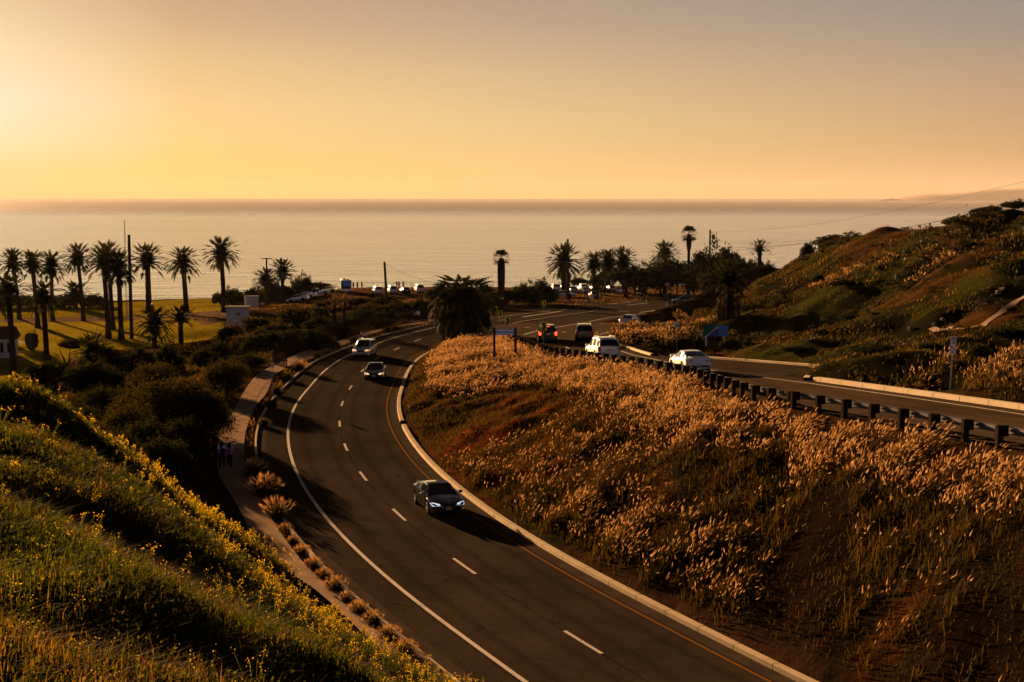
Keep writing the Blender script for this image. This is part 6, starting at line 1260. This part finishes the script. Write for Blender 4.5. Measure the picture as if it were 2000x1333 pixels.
g0 = at(546, 142); t_ = empty('fence_panel', tuple(g0), -.5); tag(t_, 'sunlit pale fence panel between dark shrubs beside the path', 'fence'); q = MB(); [q.box((x, 0, 1.0), (.14, .03, 2.0)) for x in np.linspace(-.75, .75, 8)]; q.build('boards', M['palm_bark'], t_); q = MB(); q.box((0, .04, 1.6), (1.7, .05, .1)); q.box((0, .04, .5), (1.7, .05, .1)); q.build('crosspiece', M['palm_bark'], t_)

# ------------------------------------------------------------------ buildings
g0 = at(463, 236); s_ = 236 / FPX; zt = ray(463, 602)[2] * 236 / ray(463, 602)[1]; t_ = empty('small_building', (g0[0], g0[1], g0[2]), .12); tag(t_, 'small flat roofed white building with one dark window at the end of the park driveway', 'building'); hb = zt - g0[2]
bw, bh_ = 42 * s_, hb
q = MB(); q.box((0, 1.4, hb / 2 - .3), (bw, 3.0, hb + .6)); q.build('wall', M['stucco'], t_); q = MB(); q.box((0, 1.4, hb + .1), (bw + .5, 3.5, .2)); q.build('roof', M['roof_grey'], t_)
wn = MB().box((.1, -.11, hb - 12 * s_), (8.5 * s_, .06, 6 * s_)).build('window', M['glass'], t_); q = MB(); q.box((.1, -.15, hb - 12 * s_), (.06, .03, 6 * s_)); q.box((.1, -.15, hb - 12 * s_), (8.5 * s_, .03, .06)); q.box((.1, -.14, hb - 15.3 * s_), (10 * s_, .08, .07)); q.build('frame', M['stucco'], wn)
g0 = at(492, 300); t_ = empty('shed', tuple(g0), .2); t_.scale = (.7, .7, .9); tag(t_, 'pale shed roof showing above the small white building', 'building'); q = MB(); q.box((0, 0, 1.3), (4, 3, 2.8)); q.build('wall', M['stucco'], t_); q = MB(); q.box((0, 0, 2.8), (4.4, 3.4, .2)); q.build('roof', M['roof_grey'], t_)
g0 = at(-32, 212); t_ = empty('house', tuple(g0), .25); tag(t_, 'white walled house with red tiled roof at the left edge', 'house'); q = MB(); q.box((0, 2, 1.3), (8.5, 5, 3.4)); q.build('wall', M['stucco'], t_)
q = MB(); q.poly([(-4.6, -.9, 2.9), (4.7, -.9, 2.9), (4.3, 2, 4.6), (-4.2, 2, 4.6)]); q.poly([(-4.6, 5, 2.9), (-4.2, 2, 4.6), (4.3, 2, 4.6), (4.7, 5, 2.9)]); q.poly([(4.7, -.9, 2.9), (4.7, 5, 2.9), (4.3, 2, 4.6)]); q.poly([(-4.6, -.9, 2.88), (-4.6, 5, 2.88), (4.7, 5, 2.88), (4.7, -.9, 2.88)]); q.build('roof', M['roof_tile'], t_)
for x in (1.4, 2.4, 3.4): MB().box((x, -.52, 1.6), (.45, .06, 1.5)).build('window', M['glass'], t_)
p = gp(45, 676); t_ = empty('picnic_table', tuple(p), .3); tag(t_, 'sunlit picnic table on the lawn by the clipped bush', 'table'); q = MB(); q.box((0, 0, .74), (2.2, .8, .06)); q.build('table_top', M['stucco'], t_)
for s_ in (1, -1): MB().box((0, s_ * .85, .45), (2.2, .3, .05)).build('seat', M['stucco'], t_); MB().box((s_ * .8, 0, .36), (.1, 1.5, .1)).box((s_ * .8, 0, .5), (.1, .1, .5)).box((s_ * .8, .6, .2), (.1, .1, .4)).box((s_ * .8, -.6, .2), (.1, .1, .4)).build('leg', M['wood'], t_)
for px, py, d, lb in [(297, 594, 300, 'short park lamp between the bare pole palms'), (187, 657, 236, 'short park lamp on the sunlit lawn'), (1955 * 0 + 1016, 541, 330, 'thin lamp post by the cliff fence')]:
    g0 = at(px, d); h = 2.6; t_ = empty('park_lamp', tuple(g0)); tag(t_, lb, 'lamp'); MB().tube([(0, 0, -.2), (0, 0, h)], [.06, .045], 8).build('post', M['post_metal'], t_); MB().tube([(0, 0, h), (0, 0, h + .1), (0, 0, h + .28)], [.12, .2, .06], 10).build('lantern', M['plate'], t_)

# ------------------------------------------------------------------ rocks, litter
def rock(px, py, s_, lb, rx=1.0, group='pale rocks on the right hand hill'):
    p = gp(px, py); bm = bmesh.new(); bmesh.ops.create_icosphere(bm, subdivisions=2, radius=1)
    for v in bm.verts: n_ = v.co.normalized(); v.co = n_ * (1 + .28 * math.sin(n_.x * 3.1 + px) + .22 * math.sin(n_.y * 4.3 + py) * math.cos(n_.z * 3.7))
    me = bpy.data.meshes.new('rock'); bm.to_mesh(me); bm.free(); me.materials.append(M['rock']); o = link(bpy.data.objects.new('rock', me)); o.location = (p[0], p[1], p[2] + s_ * .15); s_ *= .62; o.scale = (s_ * rx, s_ * .8, s_ * .62); o.rotation_euler = (0, 0, random.uniform(0, 3)); tag(o, lb, 'rock', group)
for a in [(1755, 543, .55, 'pale flat rock alone in the middle of the hill', 1.9), (1990, 550, .5, 'pale rock at the right edge halfway up the hill'), (1915, 594, .5, 'pale upright rock, lower of the pair on the right of the hill'), (1923, 588, .4, 'pale rock touching the lower upright one'), (1950, 573, .45, 'rock in the upper right rock row', 1.5), (1958, 566, .42, 'rock at the top of the upper right rock row'), (1940, 578, .35, 'small rock in the upper right rock row'), (1583, 667, .4, 'pale rock above the pull out, left of the pair', 1.4), (1592, 664, .35, 'pale rock above the pull out, right of the pair'), (1780, 645, .5, 'rock at the foot of the gravel track'), (1826, 636, .4, 'rock beside the gravel track'), (1842, 626, .35, 'rock up the gravel track'), (1446, 536, .4, 'pale rock on the hill nearest the dark trees'), (1487, 552, .3, 'small pale rock below the skyline plumes'), (1652, 645, .25, 'small pale stone on the flat above the pull out')]: rock(*a)
for a in [(1198, 985, .28, 'bright pale rock alone on the bank', .6), (1210, 850, .5, 'grey boulder half buried in the bank grass', 1.3), (898, 833, .16, 'small yellow stone low on the bank'), (1250, 1035, .3, 'grey rock in the middle of the bank', 1.4), (972, 1008, .2, 'small rock at the foot of the bank by the kerb', 1.5)]: rock(*a, group='stones on the bank between the roads')
# gravel track on the hill
tk = [gp(*p) for p in [(1820, 641), (1850, 643), (1900, 640), (1925, 632), (1955, 612), (1985, 590), (2015, 572)]]; tkl = spline([p[:2] for p in tk], 1.0)
ribbon('track', offset(tkl, .28), offset(tkl, -.28), M['path'], lambda x, y: H(x, y), .06, 2)

# ------------------------------------------------------------------ people
def person(name, label, p, height=1.62, yaw=0.0, stride=.16, top='shirt_white', legs='trousers', hair='hair', bag=None, group=None, arm='down', long_hair=True, fine=True):
    """one skinned body; yaw 0 faces out to sea (+y); clothes and hair are parts"""
    k = height / 1.62; t_ = empty(name, tuple(p), yaw); tag(t_, label, 'person', group); t_.scale = (k, k, k)
    J = {}; E_ = []; Rd = []; Vx = []
    def v(n, co, r, par=None): J[n] = len(Vx); Vx.append(co); Rd.append(r); 
    def e(a, b): E_.append((J[a], J[b]))
    v('pelvis', (0, 0, .88), (.135, .10)); v('waist', (0, 0, 1.02), (.115, .085)); v('chest', (0, .01, 1.22), (.14, .095)); v('neckb', (0, 0, 1.36), (.07, .06)); v('neck', (0, .005, 1.41), (.05, .05)); v('skull', (0, .02, 1.50), (.078, .088)); v('crown', (0, .01, 1.58), (.05, .06))
    for a, b in (('pelvis', 'waist'), ('waist', 'chest'), ('chest', 'neckb'), ('neckb', 'neck'), ('neck', 'skull'), ('skull', 'crown')): e(a, b)
    for s_, nm in ((1, 'r'), (-1, 'l')):
        f = stride * s_; v('hip' + nm, (.085 * s_, 0, .84), (.085, .085)); v('knee' + nm, (.085 * s_, f * .55 + .02, .46), (.056, .056)); v('ankle' + nm, (.085 * s_, f, .09), (.036, .036)); v('toe' + nm, (.09 * s_, f + .15, .035), (.034, .028))
        e('pelvis', 'hip' + nm); e('hip' + nm, 'knee' + nm); e('knee' + nm, 'ankle' + nm); e('ankle' + nm, 'toe' + nm)
        lift = {'down': 0, 'hold': 1}.get(arm, 0) if s_ > 0 else 0
        v('sh' + nm, (.165 * s_, 0, 1.33), (.052, .05)); v('el' + nm, (.225 * s_, -.03 + .1 * lift, 1.07), (.036, .036)); wy = .06 + .1 * lift - f * .3; wz = .86 + .12 * lift; v('wr' + nm, (.235 * s_, wy, wz), (.024, .028)); v('pa' + nm, (.24 * s_, wy + .02, wz - .07), (.018, .034))
        e('chest', 'sh' + nm); e('sh' + nm, 'el' + nm); e('el' + nm, 'wr' + nm); e('wr' + nm, 'pa' + nm)
        if fine:
            for i_ in range(4):
                L_ = (.062, .072, .066, .05)[i_]; a_ = 'f%d%s' % (i_, nm); v(a_, (.243 * s_, wy + .045 - i_ * .019, wz - .11), (.009, .009)); v(a_ + 'b', (.238 * s_, wy + .055 - i_ * .019, wz - .11 - L_ * .6), (.008, .008)); v(a_ + 'c', (.228 * s_, wy + .055 - i_ * .018, wz - .11 - L_), (.007, .007)); e('pa' + nm, a_); e(a_, a_ + 'b'); e(a_ + 'b', a_ + 'c')
            v('th' + nm, (.238 * s_, wy + .055, wz - .055), (.010, .010)); v('tt' + nm, (.23 * s_, wy + .075, wz - .095), (.008, .008)); e('wr' + nm, 'th' + nm); e('th' + nm, 'tt' + nm)
    me = bpy.data.meshes.new('body'); me.from_pydata(Vx, E_, []); o = link(bpy.data.objects.new('body', me), t_); sk = o.modifiers.new('skin', 'SKIN'); sk.use_smooth_shade = True
    for i_, r in enumerate(Rd): me.skin_vertices[0].data[i_].radius = r
    me.skin_vertices[0].data[0].use_root = True; sb = o.modifiers.new('sub', 'SUBSURF'); sb.levels = 1; sb.render_levels = 1; me.materials.append(M['skin'])
    bpy.context.view_layer.update(); ev = o.evaluated_get(bpy.context.evaluated_depsgraph_get()); m2 = bpy.data.meshes.new_from_object(ev); m2.materials.clear(); m2.materials.append(M['skin']); o.modifiers.clear(); o.data = m2
    q = MB(); q.tube([(0, 0, .84), (0, 0, .92), (0, 0, 1.05), (0, .005, 1.22), (0, 0, 1.32), (0, 0, 1.385)], [.165, .16, .145, .165, .155, .075], 16, flat=.72)
    for s_, nm in ((1, 'r'), (-1, 'l')): a_, b_ = Vector(Vx[J['sh' + nm]]), Vector(Vx[J['el' + nm]]); q.tube([a_ + Vector((-.04 * s_, 0, .02)), a_, a_.lerp(b_, .62)], [.07, .068, .06], 12)
    q.build('shirt', M[top], t_, smooth=True, angle=70)
    q = MB(); q.tube([(0, 0, .78), (0, 0, .86), (0, 0, .97)], [.165, .165, .135], 16, flat=.76)
    for s_, nm in ((1, 'r'), (-1, 'l')): h_, kn, an = (Vector(Vx[J[n_ + nm]]) for n_ in ('hip', 'knee', 'ankle')); q.tube([h_ + Vector((0, 0, .04)), h_.lerp(kn, .5), kn, an + Vector((0, 0, .03))], [.10, .085, .068, .055], 12)
    q.build('trousers', M[legs], t_, smooth=True, angle=70)
    for s_, nm in ((1, 'r'), (-1, 'l')): an = Vector(Vx[J['ankle' + nm]]); MB().tube([an + Vector((0, -.06, -.045)), an + Vector((0, .0, -.035)), an + Vector((0, .12, -.05)), an + Vector((0, .19, -.06))], [.035, .05, .045, .025], 10).build('shoe', M['shoe'], t_, smooth=True)
    hb = [(0, .0, 1.625), (0, -.015, 1.60), (0, -.03, 1.53), (0, -.05, 1.45)]; hr = [.03, .085, .108, .10]
    if long_hair: hb += [(0, -.075, 1.34), (0, -.09, 1.22)]; hr += [.10, .05]
    MB().tube(hb, hr, 14, flat=.9).build('hair', M[hair], t_, smooth=True, angle=80)
    if bag == 'backpack': b_ = MB().box((0, -.19, 1.12), (.27, .15, .36), taper=.85).build('backpack', M['bag_purple'], t_); b_.modifiers.new('bevel', 'BEVEL').width = .03
    if bag == 'sling': b_ = MB().box((.06, -.17, .98), (.26, .12, .48), ry=.1).build('shoulder_bag', M['bag_navy'], t_); b_.modifiers.new('bevel', 'BEVEL').width = .03; MB().tube([(-.12, -.04, 1.38), (-.02, -.13, 1.25), (.08, -.14, 1.1)], .022, 6).build('bag_strap', M['bag_navy'], t_)
    return t_
p1 = gp(433.5, 916); p2 = gp(449, 916)
person('person', 'walker in a white shirt with a dark bag, left of the pair on the footpath', p1 + np.array([0, 0, .03]), 1.66, .05, .14, 'shirt_white', 'trousers', 'hair', 'sling', 'the two walkers seen from behind')
person('person', 'walker with a lilac shirt and purple backpack, right of the pair on the footpath', p2 + np.array([0, 0, .03]), 1.56, .08, -.08, 'shirt_purple', 'trousers', 'hair', 'backpack', 'the two walkers seen from behind')
far_p = [(817, 628, 195, 'person in a white top walking by the picket fence, right of the two', 'shirt_white', 1.7), (811, 628, 197, 'person in a lilac top walking by the picket fence, left of the two', 'shirt_purple', 1.62), (981, 597, 222, 'lone person in a white shirt in front of the dark hedge', 'shirt_white', 1.7),
 (690.5, 0, 336, 'person standing nearest the camper at the cliff fence', 'trousers', 1.7), (698.5, 0, 337, 'second person right of the camper at the cliff fence', 'trousers', 1.75), (707, 0, 338, 'person farthest right of the camper, arm raised', 'trousers', 1.75), (775, 0, 338, 'left one of two people close together over the parked cars', 'trousers', 1.8), (779.5, 0, 339, 'right one of two people close together over the parked cars', 'cloth_red', 1.8), (788, 0, 339, 'single person standing over the small dark hatchback', 'trousers', 1.75),
 (1119, 0, 349, 'stocky person at the cliff fence right of the bare pole', 'trousers', 1.85), (1122, 0, 350, 'person touching shoulders with the stocky one at the fence', 'trousers', 1.7), (1127.5, 0, 350, 'person standing alone between fence posts', 'trousers', 1.8), (1147, 0, 350, 'slim person at the cliff fence farther right', 'trousers', 1.7), (1153, 0, 349, 'tall person at the right end of the viewing fence', 'trousers', 1.9)]
proto_p = {}
for px, py, d, lb, tp_, hgt in far_p:
    g0 = at(px, d)
    if py: g0 = W(px, py, zP); g0[2] = H(g0[0], g0[1])
    grp = 'people looking out from the cliff' if not py else 'people walking in the distance'
    if tp_ not in proto_p: proto_p[tp_] = person('person', lb, g0, hgt, random.uniform(-.6, .6), .08, tp_, group=grp, fine=False, long_hair=False)
    else:
        o = copy_tree(proto_p[tp_]); o.location = tuple(g0); o.rotation_euler = (0, 0, random.uniform(-.9, .9)); o.scale = (hgt / 1.62,) * 3; tag(o, lb, 'person', grp)

# ------------------------------------------------------------------ evening haze: one closed box round everything, thin enough that only kilometres of it show
m = bpy.data.materials.new('haze'); m.use_nodes = True; t = NT(m.node_tree); t.n.clear()
pv = t.add('ShaderNodeVolumePrincipled'); pv.inputs['Color'].default_value = (.7, .68, .66, 1); pv.inputs['Density'].default_value = 1.5e-5; pv.inputs['Anisotropy'].default_value = .0
o_ = t.add('ShaderNodeOutputMaterial'); t.link(pv.outputs[0], o_.inputs['Volume'])
mb = MB(); mb.box((0, 17200, 160), (60000, 35000, 440)); hz = mb.build('haze', m); tag(hz, 'thin evening haze over the sea', kind='stuff')
